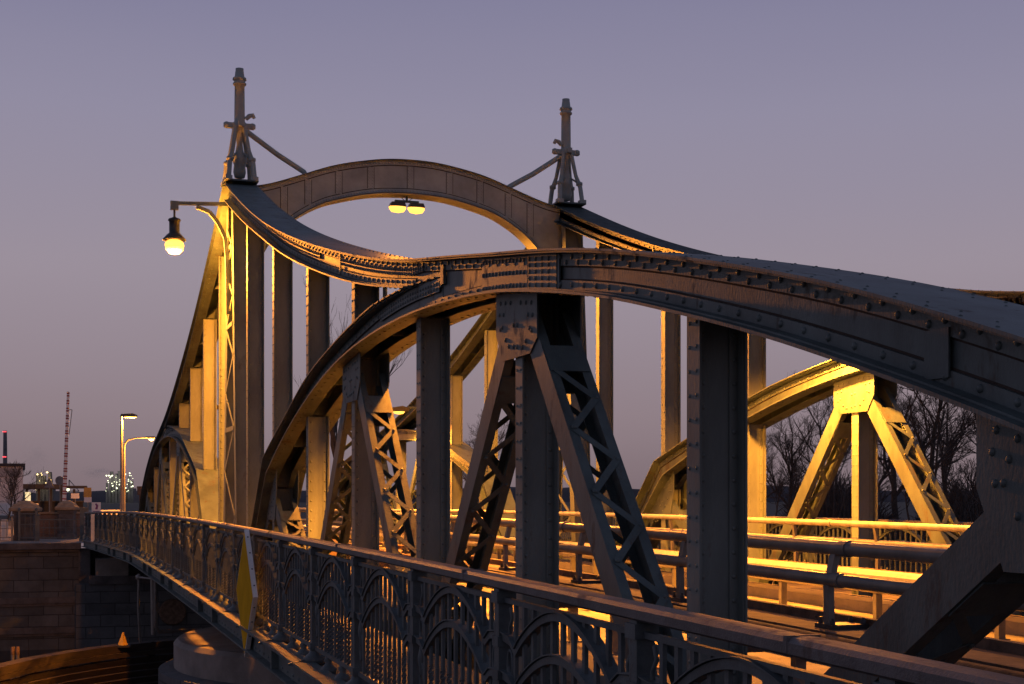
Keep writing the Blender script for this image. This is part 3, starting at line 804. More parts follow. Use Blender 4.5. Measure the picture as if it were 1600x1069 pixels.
# ------------------------------------------------------------------ signs on the near railing
o = thing('diamond_sign', (2.44, 18.2, -1.2), 'yellow diamond navigation sign with white rim hung outside the near railing', 'sign')
mb = MB(); R = .81
mb.prism([(0,R),(R,0),(0,-R),(-R,0)], -.03, .028, lambda a,b,h: (h,a,b)); mb.build('board', WHITEP, o)
mb = MB(); r2 = R-.035; mb.prism([(0,r2),(r2,0),(0,-r2),(-r2,0)], -.034, -.0305, lambda a,b,h: (h,a,b)); mb.build('sign_face', YELL, o)
mb = MB()
for z in (-.3,.3): mb.box(.029,.12,-.03,.03,z-.03,z+.03)
for e in (-1,1):
    for k in range(4):
        mb.rivet((-.0, -R*(k+.5)/4.2-.002, e*(R-R*(k+.5)/4.2)), (0,-1,e), .012)
mb.build('mount', BLACK, o)
pt = W(169, 830, 58); tt = pt.y
o = thing('edge_marker', (2.62+flare(tt)-.14, tt, HZ+camber(tt)-.1), 'narrow white upright marker board on the far end of the railing', 'sign')
mb = MB(); mb.box(-.07,.07,-.02,.02,-1.12,.0); mb.build('board', WHITEP, o)
mb = MB(); mb.box(.071,.15,-.02,.02,-.3,-.24); mb.box(.071,.15,-.02,.02,-.9,-.84); mb.build('mount', BLACK, o)

# ------------------------------------------------------------------ setting: ground, water, quay
mb = MB()
GZ = -2.02
mb.quadmesh([(-1500,90,GZ),(1500,90,GZ),(1500,3000,GZ),(-1500,3000,GZ),(-1500,67.3,GZ),(1500,67.3,GZ)], [(0,1,2,3),(4,5,1,0)])
mb.quadmesh([(-60,-80,-1.66),(60,-80,-1.66),(60,.3,-1.66),(-60,.3,-1.66)], [(0,1,2,3)])
tag(mb.build('ground', EARTH), kind='structure')
mb = MB(); mb.quadmesh([(-400,-60,-6.7),(400,-60,-6.7),(400,70,-6.7),(-400,70,-6.7)], [(0,1,2,3)]); tag(mb.build('water', WATER), kind='structure')
mb = MB(); mb.quadmesh([(PC-3.6,66.4,GZ+.02),(PC+3.6,66.4,GZ+.02),(PC+3.6,260,GZ+.02),(PC-3.6,260,GZ+.02)], [(0,1,2,3)]); tag(mb.build('road', ASPH), kind='structure')
mb = MB(); mb.quadmesh([(-30,66.7,GZ+.012),(PC-3.61,66.7,GZ+.012),(PC-3.61,110,GZ+.012),(-30,110,GZ+.012)], [(0,1,2,3)]); tag(mb.build('pavement', CONC), kind='structure')

# far quay wall: ashlar face with projecting string courses, bearing recess under the bridge
root = thing('quay_wall', (-10, 66.4, -6.7), 'dark masonry quay wall with projecting stone bands left of the bridge end', 'wall')
X0, X1 = -60, 1.45
mb = MB(); mb.box(X0+10, X1+10, .0, .9, 0, 4.45); mb.build('wall_face', STONE, root)
mb = MB()
for z0, z1, d in ((4.452, 4.72, .30), (2.05, 2.32, .12), (.72, 1.0, .18)):
    mb.box(X0+10, X1+10+.1, -d, .92 if z1 > 4 else -.002, z0, z1)
    mb.box(X0+10, X1+10+.05, -d*.5, -.003, z0-.12, z0-.002)
mb.build('string_course', STONE2, root)
mb = MB(); mb.box(X1+10.001, X1+10.5, -.05, .95, 2.3, 4.451); mb.build('quoin', STONE2, root)
root = thing('abutment', (PC, 66.4, -6.7), 'stepped stone abutment carrying the far end of the bridge', 'abutment')
mb = MB(); mb.box(-6.5, 12, .95, 1.9, 3.0, 4.6); mb.box(-7.15, 12, -.8, .94, 0, 2.9); mb.build('wall_face', STONE, root)
mb = MB(); mb.box(-6.6, 12, -.95, 1.0, 2.902, 3.25); mb.build('bearing_shelf', STONE2, root)
mb = MB(); mb.box(-6.3,-4.9, -.6, .9, 3.252, 4.0); mb.build('bearing_block', CONC, root)
mb = MB(); mb.lathe([(.02,0),(.55,0),(.6,.12),(.55,.2)], 20); mb.v = [(v[0]-3.0, -.82-v[2], v[1]+1.6) for v in mb.v]; mb.build('mooring_ring', RUST, root)
root = thing('river_wall', (PC+80, 67.3, -6.7), 'low stone bank wall on the right beyond the bridge', 'wall')
mb = MB(); mb.box(-68, 200, 0, 1, 0, 4.7); mb.build('wall_face', STONE, root)

# pivot pier: round stone drum under the bridge
root = thing('pivot_pier', (PC, T0, -6.75), 'round concrete-topped pivot pier under the middle of the bridge', 'pier')
mb = MB(); mb.lathe([(5.75,0),(5.75,2.3),(5.95,2.35),(5.95,2.75),(5.7,2.8)], 64, smooth=False); mb.build('drum', STONE, root)
mb = MB(); mb.lathe([(5.6,2.801),(5.6,3.35),(5.5,3.45),(3,3.5)], 64, smooth=False); mb.build('ring_wall', CONC, root)
mb = MB(); mb.lathe([(2.2,3.505),(2.2,4.0)], 32, smooth=False); mb.build('turntable', RUST, root)

# timber fender beside the pier: curved boarded guide wall
root = thing('timber_fender', (0, 36, -6.7), 'curved timber fender with rust-brown boards beside the pivot pier', 'fender')
pa = [W(x, y, 4.15*2222/(y-779)) for x, y in ((-230,1118),(-140,1085),(-60,1062),(0,1046),(50,1034),(100,1025),(150,1017.5),(190,1012.5),(235,1008),(300,1003))]
pa = [Vector((p.x, p.y-36, -4.15+6.7)) for p in pa]
mb = MB()
for i in range(len(pa)-1):
    mb.bar(pa[i], pa[i+1]+(pa[i+1]-pa[i])*.02, .42, .20)
    mb.bar(pa[i]+Vector((0,-.3,-.17)), pa[i+1]+Vector((0,-.3,-.17)), .16, .13)
mb.build('fender_walkway', TIMBER, root)
mb = MB()
for j in range(14):
    z = -.36 - .15*j
    for i in range(len(pa)-1):
        o1 = Vector((.06*j, -.30-.22*j, z))
        mb.bar(pa[i]+o1, pa[i+1]+o1+(pa[i+1]-pa[i])*.01, .055, .165, (0,-.5,1))
mb.build('fender_boards', TIMBER, root)
mb = MB()
for p in pa[1:-1]:
    mb.tube([p+Vector((0,.1,.0)), Vector((p.x, p.y+.2, -.3))], .14, 10)
mb.build('pile', TIMBER, root)
pt = W(192, 1011, 39.3)
o = thing('navigation_cone', (pt.x, pt.y, -4.05), 'small yellow pyramid marker standing on the timber fender', 'marker')
mb = MB(); mb.lathe([(.13,0),(.125,.03),(.012,.36)], 4, smooth=False); mb.build('marker_body', mat('yellow_cone_paint', (.75,.45,.03), .5), o)
mb = MB(); mb.box(-.2,.2,-.2,.2,-.05,-.001); mb.build('marker_base', BLACK, o)
for i, (x, lab) in enumerate(((20, 'left red and white mooring post behind the timber fender'), (27.5, 'right red and white mooring post behind the timber fender'))):
    pt = W(x, 1030, 38); o = thing('mooring_post', (pt.x, pt.y, -6.7), lab, 'post', 'striped mooring posts')
    mb = MB(); mb.lathe([(.05,0),(.05,2.5),(.05,2.52)], 10); mb.build('post_base', GALV, o)
    mb = MB(); mb.lathe([(.055,2.521),(.055,2.72),(.03,2.74)], 10); mb.build('post_top', RUST, o)

# pipe frame hanging below the walkway
root = thing('pipe_frame', (2.45, 40, -2.05), 'grey pipe frame hanging below the walkway beam', 'pipe frame')
mb = MB()
mb.tube([(0,0,0),(-.02,0,-.9),(.05,.3,-1.9)], .035, 8); mb.tube([(.35,-1.2,0),(.35,-1.2,-1.35),(.45,-1.1,-1.5),(1.6,-.8,-1.5)], .05, 8)
mb.tube([(.30,-.8,0),(.32,-.8,-1.6)], .06, 8); mb.tube([(-.02,0,-.1),(.3,-.8,-.1)], .03, 8); mb.lathe([(.03,-.08),(.09,-.05),(.09,.05),(.03,.08)], 10, (0,0,-.1))
mb.build('pipework', GALV, root)

# ------------------------------------------------------------------ far quay furniture
def at(x, y, D): p = W(x, y, D); return (p.x, p.y, GZ)
def hgt(y, D): return (779-y)/2222*D
# gate piers with pyramid caps
def gate_pier(xc, D, wpx, ytop, ycap, lab):
    p = at(xc, 800, D); w = wpx/2222*D/2; H = hgt(ytop, D)-GZ; Hc = hgt(ycap, D)-GZ
    root = thing('gate_pier', p, lab, 'pier', 'stone gate piers', -TH+.1)
    mb = MB(); mb.box(-w*.72, w*.72, -w*.72, w*.72, 0, Hc); mb.box(-w*.85, w*.85, -w*.85, w*.85, .0, .25); mb.box(-w*.82, w*.82, -w*.82, w*.82, Hc-.14, Hc+.001); mb.build('shaft', STONE2, root)
    mb = MB(); q = math.sqrt(2)
    mb.lathe([(w*q,0),(w*1.04*q,.06),(w*q*1.04,.14),(w*q*.86,.22),(w*q*.74,.34),(w*q*.60,.36),(w*q*.36,H-Hc),(.02,H-Hc+.02)], 4, (0,0,0), smooth=False)
    a = PI/4; mb.v = [(v[0]*math.cos(a)-v[1]*math.sin(a), v[0]*math.sin(a)+v[1]*math.cos(a), v[2]+Hc+.002) for v in mb.v]
    mb.build('cap', CAPM, root)
gate_pier(40, 67.8, 40, 783, 799, 'left stone gate pier with a pyramid cap, in dim light')
gate_pier(105, 71, 30, 782.5, 797, 'stone gate pier with an orange-lit pyramid cap below the striped boom')
# low brick wall between the piers
a = at(58, 800, 71); b = at(128, 800, 73)
root = thing('brick_wall', a, 'low brick wall with a lit coping between the two gate piers', 'wall')
mb = MB(); d = Vector(b)-Vector(a); 
mb.bar((0,0,.62), d+Vector((0,0,.62)), .3, 1.24); mb.build('wall_face', BRICK, root)
mb = MB(); mb.bar((0,0,1.29), d+Vector((0,0,1.29)), .4, .09); mb.build('coping', CAPM, root)
# kerb fence of the quay
def quay_fence(x0, x1, D0, D1, ytop, lab, paint):
    a = Vector(at(x0, 800, D0)); b = Vector(at(x1, 800, D1)); H = hgt(ytop, (D0+D1)/2)-GZ
    root = thing('quay_fence', a, lab, 'fence', 'quay edge fences'); d = b-a; L = d.length; d.normalize()
    mb = MB(); mb.bar((0,0,H), d*L+Vector((0,0,H)), .05, .05); mb.bar((0,0,.18), d*L+Vector((0,0,.18)), .04, .04); mb.bar((0,0,H*.62), d*L+Vector((0,0,H*.62)), .03, .03); mb.build('fence_rail', paint, root)
    n = max(2, int(L/.22)); mb = MB()
    for i in range(1, n): p = d*(L*i/n); mb.tube([p+Vector((0,0,.18)), p+Vector((0,0,H))], .014, 6)
    mb.build('fence_bars', paint, root)
    for k in range(2):
        mb = MB(); p = d*(L*k); mb.box(p.x-.05,p.x+.05,p.y-.05,p.y+.05,0,H+.16); mb.lathe([(.05,H+.161),(.08,H+.2),(.05,H+.26),(.01,H+.29)], 10, (p.x,p.y,0)); mb.build('fence_post', paint, root)
quay_fence(30, 57, 66.8, 66.9, 803, 'short blue-grey railing in front of the left gate pier', RAILP)
quay_fence(60, 128, 66.9, 67.2, 812, 'dark railing along the quay edge between the gate piers', RAILP)
quay_fence(-8, 19, 67.0, 67.0, 814, 'pale pipe railing at the left edge, in front of the white post', GALV)
p = at(7, 800, 68.5); o = thing('white_post', p, 'square white post behind the pale pipe railing', 'post')
mb = MB(); mb.box(-.16,.16,-.12,.12,0,.95); mb.prism([(-.17,.951),(.17,.951),(.12,1.0),(-.12,1.0)], -.12,.12, lambda a,b,h:(a,h,b)); mb.build('post_shaft', WHITEP, o)
# end post of the bridge railing with a striped hazard plate and an orange drum light
p = at(131, 800, 66.9); o = thing('end_post', p, 'blue-grey iron end post where the railing meets the quay', 'post')
mb = MB(); mb.box(-.17,.17,-.12,.12,0,1.5); mb.box(-.2,.2,-.15,.15,1.501,1.6); mb.box(-.2,.2,-.15,.15,0,.2); mb.build('post_shaft', RAILP, o)
p = W(137, 815, 66.3); o = thing('hazard_plate', (p.x, p.y, GZ), 'narrow red and white striped hazard plate at the bridge entry', 'sign')
mb = MB(); mb.box(-.13,.13,-.01,.01,.25,1.2); mb.build('plate', WHITEP, o)
mb = MB()
for k in range(4): mb.prism([(-.128,.3+.24*k),(.128,.42+.24*k),(.128,.54+.24*k-.02),(-.128,.42+.24*k-.02)], -.016, -.0105, lambda a,b,h:(a,h,b))
mb.build('stripes', REDP, o)
mb = MB(); mb.box(-.03,.03,.011,.05,0,1.3); mb.build('sign_pole', GALV, o)
p = W(138, 838, 65.9); o = thing('kerb_block', (p.x, p.y, GZ), 'orange-lit rounded block at the foot of the hazard plate', 'block')
mb = MB(); mb.lathe([(.24,0),(.25,.1),(.25,.3),(.2,.36),(.05,.38)], 16); mb.build('block_body', CAPM, o)
# raised striped boom
base = Vector(at(104, 785, 73.5)); tip = W(103.5, 612, 73.5); tip.x += .1
root = thing('barrier_boom', base, 'tall red and white striped barrier boom raised upright', 'barrier')
d0 = Vector((-.12,0,1.7)); d1 = Vector((tip.x-base.x, tip.y-base.y, tip.z-GZ)); mb = MB()
mb.tube([d0, d1], [.105,.065], 8); mb.build('boom_pole', mat('boom_white', (.82,.76,.70), .5, var=.1), root)
mb = MB(); dd = d1-d0
for k in range(15):
    a = (k+.35)/15; 
    for e in (0, .022): mb.tube([d0+dd*(a+e), d0+dd*(a+e+.012)], [.111-.040*a,.111-.040*a-.0005], 8)
mb.build('boom_stripes', REDP, root)
mb = MB(); mb.box(-.35,.2,-.3,.3,0,1.75); mb.build('boom_housing', GALV, root)
mb = MB(); mb.tube([d0+dd*.62+Vector((.12,0,0)), d0+dd*.84+Vector((.22,0,0))], .02, 6); mb.tube([d0+dd*.84+Vector((.22,0,0)), d0+dd*.84], .02, 6); mb.build('boom_stay', GALV, root)

# street lamps behind the far bridge end
def street_lamp(x, ytop, D, lab, kind):
    p = at(x, 800, D); H = hgt(ytop, D)-GZ; root = thing('street_lamp', p, lab, 'street lamp', 'street lamps', -TH)
    mb = MB()
    if kind == 0:
        mb.tube([(0,0,0),(0,0,1.2),(0,0,H)], [.13,.11,.075], 10); mb.build('lamp_post', GALV, root)
        mb = MB(); mb.prism([(-.05,.0),(.0,.16),(.75,.20),(.98,.1),(.98,.0)], -.16, .16, lambda a,b,h:(a,h,b+H)); mb.build('lamp_head', BLACK, root)
        mb = MB(); mb.box(.22,.95,-.13,.13,H-.07,H-.001); mb.build('lens', BULB2, root)
        point('street_light', (.55,0,H-.25), 9000, .2, root)
    else:
        mb.tube([(0,0,0),(0,0,H-.9),(.05,0,H-.45),(.35,0,H-.12),(1.0,0,H+.03),(1.9,0,H+.06)], [.12,.08,.07,.06,.05,.05], 10); mb.build('lamp_post', GALV, root)
        mb = MB(); mb.prism([(1.7,.03),(1.8,.14),(2.5,.16),(2.7,.05)], -.16, .16, lambda a,b,h:(a,h,b+H)); mb.build('lamp_head', BLACK, root)
        mb = MB(); mb.lathe([(.02,-.2),(.18,-.14),(.25,0),(.25,.03)], 14, (2.25,0,H)); mb.build('lens', BULB, root)
        point('street_light', (2.25,0,H-.45), 9000, .2, root)
street_lamp(190, 651, 92, 'tall pale street lamp with a flat glowing head beyond the railing', 0)
street_lamp(194, 685, 118, 'street lamp with a curved arm and bright bulb, behind the taller lamp', 1)
# signs on the far quay
def post_sign(name, x, D, y0, y1, w, lab, m, shape='rect', extra=None):
    p = at(x, 800, D); root = thing(name, p, lab, 'sign', None, -TH); z0 = hgt(y1, D)-GZ; z1 = hgt(y0, D)-GZ
    mb = MB(); mb.tube([(0,.03,0),(0,.03,z1-.05)], .035, 8); mb.build('sign_pole', GALV, root)
    mb = MB()
    if shape == 'round':
        r = (z1-z0)/2; mb.prism([(r*math.cos(a), (z0+z1)/2+r*math.sin(a)) for a in np.linspace(0, 2*PI, 25)[:-1]], -.012, .012, lambda a,b,h:(a,h-.02,b))
    elif shape == 'tri':
        mb.prism([(-w/2,z0),(w/2,z0),(0,z1)], -.012, .012, lambda a,b,h:(a,h-.02,b))
    else: mb.box(-w/2, w/2, -.035, -.01, z0, z1)
    mb.build('sign_plate', m, root); return root, z0, z1
GREYB = mat('sign_back', (.16,.15,.15), .6)
post_sign('round_sign', 93.5, 80, 744, 758, .5, 'round grey sign seen from behind, left of the striped boom', GREYB, 'round')
post_sign('triangle_sign', 77, 84, 746, 762, .62, 'triangular sign seen from behind on a thin pole, near the canopy', GREYB, 'tri')
post_sign('white_sign', 117.5, 110, 771, 779, .62, 'white rectangular sign to the right of the boom', WHITEP)
post_sign('dark_sign', 137, 95, 762, 777, .5, 'dark panel standing above the small pink sign', DARKW)
post_sign('small_sign', 137.5, 76, 777, 785, .40, 'small pale pink rectangular sign right of the lit gate pier', CREAM)
r_, z0, z1 = post_sign('poster_board', 150.5, 82, 785, 805, .52, 'white poster with a purple figure beside the bridge entry', WHITEP)
mb = MB(); h = z1-z0
mb.prism([(-.06,z0+h*.45),(.08,z0+h*.45),(.12,z0+h*.75),(.03,z0+h*.92),(-.07,z0+h*.88),(.0,z0+h*.7)], -.041, -.0365, lambda a,b,g:(a,g,b))
for k in range(3): mb.box(-.2,.2,-.041,-.0365,z0+h*(.08+.1*k),z0+h*(.13+.1*k))
mb.build('print', PURP, r_)
p = at(219, 800, 70); o = thing('signal_box', p, 'small brown signal box on a pole beside the far chord end', 'signal')
mb = MB(); mb.tube([(0,0,0),(0,0,2.2)], .05, 8); mb.build('signal_pole', RUST, o)
mb = MB(); mb.box(-.14,.14,-.12,.12,2.2,2.55); mb.prism([(-.17,2.551),(.17,2.551),(.14,2.62),(-.14,2.62)], -.14,.14, lambda a,b,h:(a,h,b)); mb.build('signal_head', RUST, o)

# ------------------------------------------------------------------ far background buildings
def block(name, x0, x1, y0, D, dep, lab, cat, m, mk=None):
    ph = TH + math.atan((x1-800)/2222); b = W(x1, 779, D); w = (x1-x0)/2222*D/math.cos(ph-TH); H = hgt(y0, D)-GZ
    root = thing(name, (b.x - w*math.cos(ph), b.y + w*math.sin(ph), GZ), lab, cat, None, -ph)
    mb = MB(); mb.box(0, w, 0, dep, 0, H); mb.build('wall', m, root)
    return root, w, H
root, w, H = block('warehouse', -60, 36, 729, 170, 25, 'pale flat-roofed warehouse behind the dark bush at the left edge', 'building', CREAM)
mb = MB(); mb.box(-.3, w+.25, -.3, 25.2, H+.002, H+.35); mb.build('roof', DARKW, root)
mb = MB(); mb.box(.5, w-.4, -.06, -.005, H-1.3, H-.25); mb.build('fascia', mat('grey_fascia', (.40,.36,.34), .8, var=.15, scale=.4), root)
mb = MB(); mb.box(2.3, 3.6, -.05, -.006, 0, 3.2); mb.build('door', DARKW, root)
# dark canopy on posts
a = W(36, 779, 140); b = W(131, 779, 140); w = (b-a).length
root = thing('canopy', (a.x, a.y, GZ), 'long dark flat canopy roof on posts right of the warehouse', 'canopy', None, -TH+.28); hz = hgt(759.5,140)-GZ
mb = MB(); mb.box(0, w*.62, 0, 9, hz-.28, hz+.2); mb.box(w*.62, w, 1, 9, hz-.18, hz+.05); mb.build('roof', DARKW, root)
for fx in (.05, .24, .43, .60, .8):
    mb = MB(); mb.box(w*fx-.12, w*fx+.12, 1.0, 1.25, 0, hz-.282); mb.build('canopy_post', DARKW, root)
p = at(43.5, 800, 136); o = thing('lit_pillar', p, 'tall glowing panel under the dark canopy', 'light panel', None, -TH)
mb = MB(); mb.box(-.22,.22,-.15,.15,.4,hgt(769,136)-GZ); mb.build('light_panel', LITW, o)
mb = MB(); mb.box(-.26,.26,-.18,.18,0,.399); mb.build('plinth', DARKW, o)
root, w, H = block('shed', 40, 130, 785, 150, 6, 'low dark shed wall behind the brick wall', 'building', DARKW)
mb = MB(); mb.box(-.2,w+.2,-.2,6.2,H+.002,H+.15); mb.build('roof', BLACK, root)
root, w, H = block('container', 48, 60, 787, 100, 2.4, 'small white container behind the left gate pier', 'container', WHITEP)
mb = MB(); mb.box(.1,w-.1,-.03,-.004,.1,H-.1); mb.build('door', CREAM, root)
root, w, H = block('van', 158, 188, 797, 120, 2.2, 'pale boxy van parked below the street lamps', 'van', CREAM)
for k in (.2,.8):
    mb = MB(); mb.lathe([(.32,-.1),(.34,-.08),(.34,.08),(.3,.1)], 14); mb.v = [(v[0]+w*k, v[2]-.05, v[1]+.3) for v in mb.v]; mb.build('wheel', BLACK, root)
# chimney
D = 900; p = at(8, 779, D); root = thing('chimney', p, 'slim grey factory chimney with red beacons above the warehouse', 'chimney'); H = hgt(673,D)-GZ
mb = MB(); mb.lathe([(1.6,0),(1.25,H*.7),(1.1,H)], 20); mb.build('shaft', PLANT, root)
mb = MB()
for z in (H-.7, H*.63):
    for a in (-.6,.0,.6): mb.lathe([(.02,-.35),(.3,-.2),(.3,.2),(.02,.35)], 8, (1.5*math.sin(a-TH)-.0, -1.5*math.cos(a), z))
mb.build('beacon', REDL, root)
# two lit chemical plants
rnd = random.Random(3)
def plant(x0, x1, y0, D, lab, nl, lm, shade):
    a = W(x0, 779, D); b = W(x1, 779, D); w = (b-a).length; H = hgt(y0, D)-GZ
    root = thing('chemical_plant', (a.x, a.y, GZ), lab, 'factory', None, -TH)
    mb = MB()
    for k in range(9):
        xx = w*(k+.1)/9; hh = H*rnd.uniform(.55,1.0); ww = w/9*rnd.uniform(.5,.9)
        mb.box(xx, xx+ww, rnd.uniform(2,6), rnd.uniform(8,14), 0, hh*.55)
        for q in range(4):
            mb.box(xx+ww*q/4, xx+ww*q/4+.25, 3, 3.3, 0, hh)
        for q in range(5): mb.box(xx, xx+ww, 2.9, 3.2, hh*(.3+.14*q), hh*(.3+.14*q)+.22)
    for k in range(4): mb.lathe([(.9,0),(.8,H*rnd.uniform(.8,1.06))], 10, (w*rnd.uniform(.1,.9), 5, 0))
    mb.build('frame', PLANT, root)
    mb = MB()
    for k in range(nl):
        xx = w*rnd.random(); zz = H*(rnd.uniform(.35,.98)); r = rnd.choice((.16,.2,.24,.34))
        mb.lathe([(.02,-r),(r*.8,-r*.6),(r,0),(r*.8,r*.6),(.02,r)], 8, (xx, 1.6+rnd.random(), zz))
    mb.build('work_lights', lm, root)
    l = bpy.data.lights.new('plant_light', 'POINT'); l.energy = 1800; l.color = (1,.93,.7) if nl > 30 else (1,.75,.4); l.shadow_soft_size = 1.
    o = bpy.data.objects.new('plant_light', l); COL.objects.link(o); o.parent = root; o.location = (w*.4, -3, H*.8)
plant(162, 206, 738, 650, 'chemical plant with many greenish white lights behind the street lamp', 46, FARL, 0)
plant(52, 79, 735, 560, 'chemical plant with warm yellow lights above the dark canopy', 16, FARL2, 0)
p = at(108, 779, 450); root = thing('crane', p, 'small lattice crane with a white light right of the boom', 'crane')
mb = MB(); H = hgt(750,450)-GZ; mb.bar((0,0,0),(0,0,H),.3,.3); mb.bar((0,0,H),(3,-1,H*.55),.2,.2); mb.bar((-1,0,H*.55),(3,-1,H*.55),.3,.3); mb.build('crane_frame', PLANT, root)
mb = MB(); mb.lathe([(.02,-.6),(.5,-.3),(.5,.3),(.02,.6)], 8, (-.4,-1,H*.62)); mb.build('crane_light', FARL, root)
# wooded rise on the horizon
mb = MB(); n = 90; vs = []; fs = []
hr = random.Random(5); ph = [hr.uniform(0,6) for _ in range(6)]
for i in range(n+1):
    x = -420 + 1500*i/n; y = 760 - .05*x
    zt = 7.5 + 1.6*math.sin(x*.011+ph[0]) + .9*math.sin(x*.037+ph[1]) + .5*math.sin(x*.11+ph[2]) + .4*math.sin(x*.31+ph[3])
    vs += [(x, y-30, GZ-.1), (x, y, GZ+zt*.8), (x, y+60, GZ+zt), (x, y+200, GZ)]
for i in range(n):
    for k in range(3): fs.append((i*4+k, (i+1)*4+k, (i+1)*4+k+1, i*4+k+1))
mb.quadmesh(vs, fs, True); tag(mb.build('hills', HILL), kind='structure')

# steam plumes over the plants
def steam(loc, sx, sy, sz, lab, dens):
    m = bpy.data.materials.new('steam'); m.use_nodes = True; nt = m.node_tree; N = nt.nodes; L = nt.links
    N.remove(N['Principled BSDF']); pv = N.new('ShaderNodeVolumePrincipled'); L.new(pv.outputs[0], N['Material Output'].inputs['Volume'])
    pv.inputs['Color'].default_value = (.97,.93,.9,1)
    tc = N.new('ShaderNodeTexCoord'); nz = N.new('ShaderNodeTexNoise'); nz.inputs['Scale'].default_value = 2.2; nz.inputs['Detail'].default_value = 4
    L.new(tc.outputs['Object'], nz.inputs['Vector'])
    ln = N.new('ShaderNodeVectorMath'); ln.operation = 'LENGTH'; L.new(tc.outputs['Object'], ln.inputs[0])
    mr = N.new('ShaderNodeMapRange'); mr.inputs['From Min'].default_value = .2; mr.inputs['From Max'].default_value = 1.; mr.inputs['To Min'].default_value = 1.; mr.inputs['To Max'].default_value = 0.
    L.new(ln.outputs['Value'], mr.inputs['Value'])
    m1 = N.new('ShaderNodeMapRange'); m1.inputs['From Min'].default_value = .4; m1.inputs['From Max'].default_value = .7; m1.inputs['To Max'].default_value = dens
    L.new(nz.outputs['Fac'], m1.inputs['Value'])
    mu = N.new('ShaderNodeMath'); mu.operation = 'MULTIPLY'; L.new(mr.outputs['Result'], mu.inputs[0]); L.new(m1.outputs['Result'], mu.inputs[1]); L.new(mu.outputs[0], pv.inputs['Density'])
    mb = MB(); prof = [(.02,-1)] + [(math.cos(a), math.sin(a)) for a in np.linspace(-1.4,1.4,9)] + [(.02,1)]
    mb.lathe(prof, 16); o = mb.build('steam', m, None, loc, -TH); o.scale = (sx,sy,sz)
    tag(o, lab, 'steam', None, 'stuff')
p = W(152, 738, 670); steam(p, 9.5, 5, 3.2, 'low pale steam cloud beside the greenish-lit plant', .12)
p = W(54, 718, 580); steam(p, 7, 5, 9, 'faint steam rising above the yellow-lit plant', .05)

# ------------------------------------------------------------------ trees
def grow(seed, H, spread, depth, trunk_r, upright=.5, dens=1.0, twig_n=3):
    R = random.Random(seed); tr = MB(); cr = MB()
    def branch(p, d, L, r, lv):
        n = 4 if lv < 2 else 3; pts = [p]; rs = [r]; q = p; dd = d.copy()
        for i in range(n):
            dd = (dd + Vector((R.gauss(0,.16), R.gauss(0,.16), R.gauss(.04,.12)+.05*upright))).normalized()
            q = q + dd*(L/n); pts.append(q); rs.append(max(.006, r*(1-.62*(i+1)/n)))
        (tr if lv == 0 else cr).tube(pts, rs, 7 if lv == 0 else (4 if lv < 3 else 3), cap=False)
        if lv >= depth: return
        k = max(2, int(round((R.choice((4,5)) if lv > 0 else 9)*dens)))
        for j in range(k):
            f = R.uniform(.22 if lv else .28, 1.0); idx = f*n; i0 = min(n-1, int(idx)); pos = pts[i0].lerp(pts[i0+1], idx-i0)
            ax = dd.orthogonal().normalized(); ax.rotate(Matrix.Rotation(R.uniform(0,2*PI), 3, dd))
            ang = R.uniform(.35, 1.0)*spread
            nd = (dd*math.cos(ang) + ax*math.sin(ang)); nd.z += .22*upright; nd.normalize()
            branch(pos, nd, L*R.uniform(.42,.68)*(1.05-.3*f), max(.006, r*(1-.6*f)*.62), lv+1)
    branch(Vector((0,0,-.1)), Vector((R.gauss(0,.03),R.gauss(0,.03),1)).normalized(), H*.62, trunk_r, 0)
    return tr.mesh('trunk', BARK), cr.mesh('crown', TWIG)
BROAD = [grow(11, 10.5, 1.0, 4, .19, .5, 1.3), grow(23, 10.5, 1.05, 4, .17, .45, 1.3), grow(37, 10., .95, 4, .16, .5, 1.3)]
POPLAR = grow(5, 22, .42, 4, .3, 1.6, .95)
BUSH = [grow(61, 4.2, 1.1, 3, .06, .7, 1.3), grow(71, 4.2, 1.1, 3, .06, .7, 1.3)]
def tree(src, x, D, s, rz, name, lab, cat, group=None, z=GZ):
    p = W(x, 800, D); root = thing(name, (p.x, p.y, z), lab, cat, group, rz); root.scale = (s,s,s)
    link('trunk', src[0], root); link('crown', src[1], root)
tl = [(1228,84,.80,.3,0,'bare tree just right of the far post, behind its left laced leg'),
      (1278,92,1.05,1.2,1,'bare tree seen through the left half of the bright yellow A-frame'),
      (1345,88,1.0,2.2,2,'bare tree hidden partly by the middle post of the yellow A-frame'),
      (1402,82,1.10,4.0,0,'tall bare tree right of the yellow A-frame'),
      (1455,78,1.18,5.1,1,'tall bare tree whose twigs reach the underside of the big near chord'),
      (1508,86,1.15,.9,2,'bare tree beside the big dark gusset plate at right'),
      (1190,104,.85,2.9,1,'smaller bare tree at the left end of the right-hand row'),
      (1310,118,1.15,3.6,2,'farther bare tree rising behind the yellow A-frame'),
      (1480,120,1.3,1.9,0,'farther bare tree rising near the dark gusset plate')]
for x, D, s, rz, k, lab in tl: tree(BROAD[k], x, D, s, rz, 'bare_tree', lab, 'tree', 'bare trees beyond the far railing')
tree(POPLAR, 526, 150, 1.2, 0, 'bare_poplar', 'left of two tall bare poplars seen between the near posts', 'tree', 'bare poplars')
tree(POPLAR, 543, 158, 1.22, 2, 'bare_poplar', 'right of two tall bare poplars seen between the near posts', 'tree', 'bare poplars')
tree(BROAD[0], 752, 115, .92, .5, 'bare_tree', 'bare tree seen between the middle posts left of the large dark A-frame', 'tree', 'bare trees beyond the bridge')
tree(BROAD[1], 700, 140, .8, 1.5, 'bare_tree', 'small bare tree behind the far truss left of the middle posts', 'tree', 'bare trees beyond the bridge')
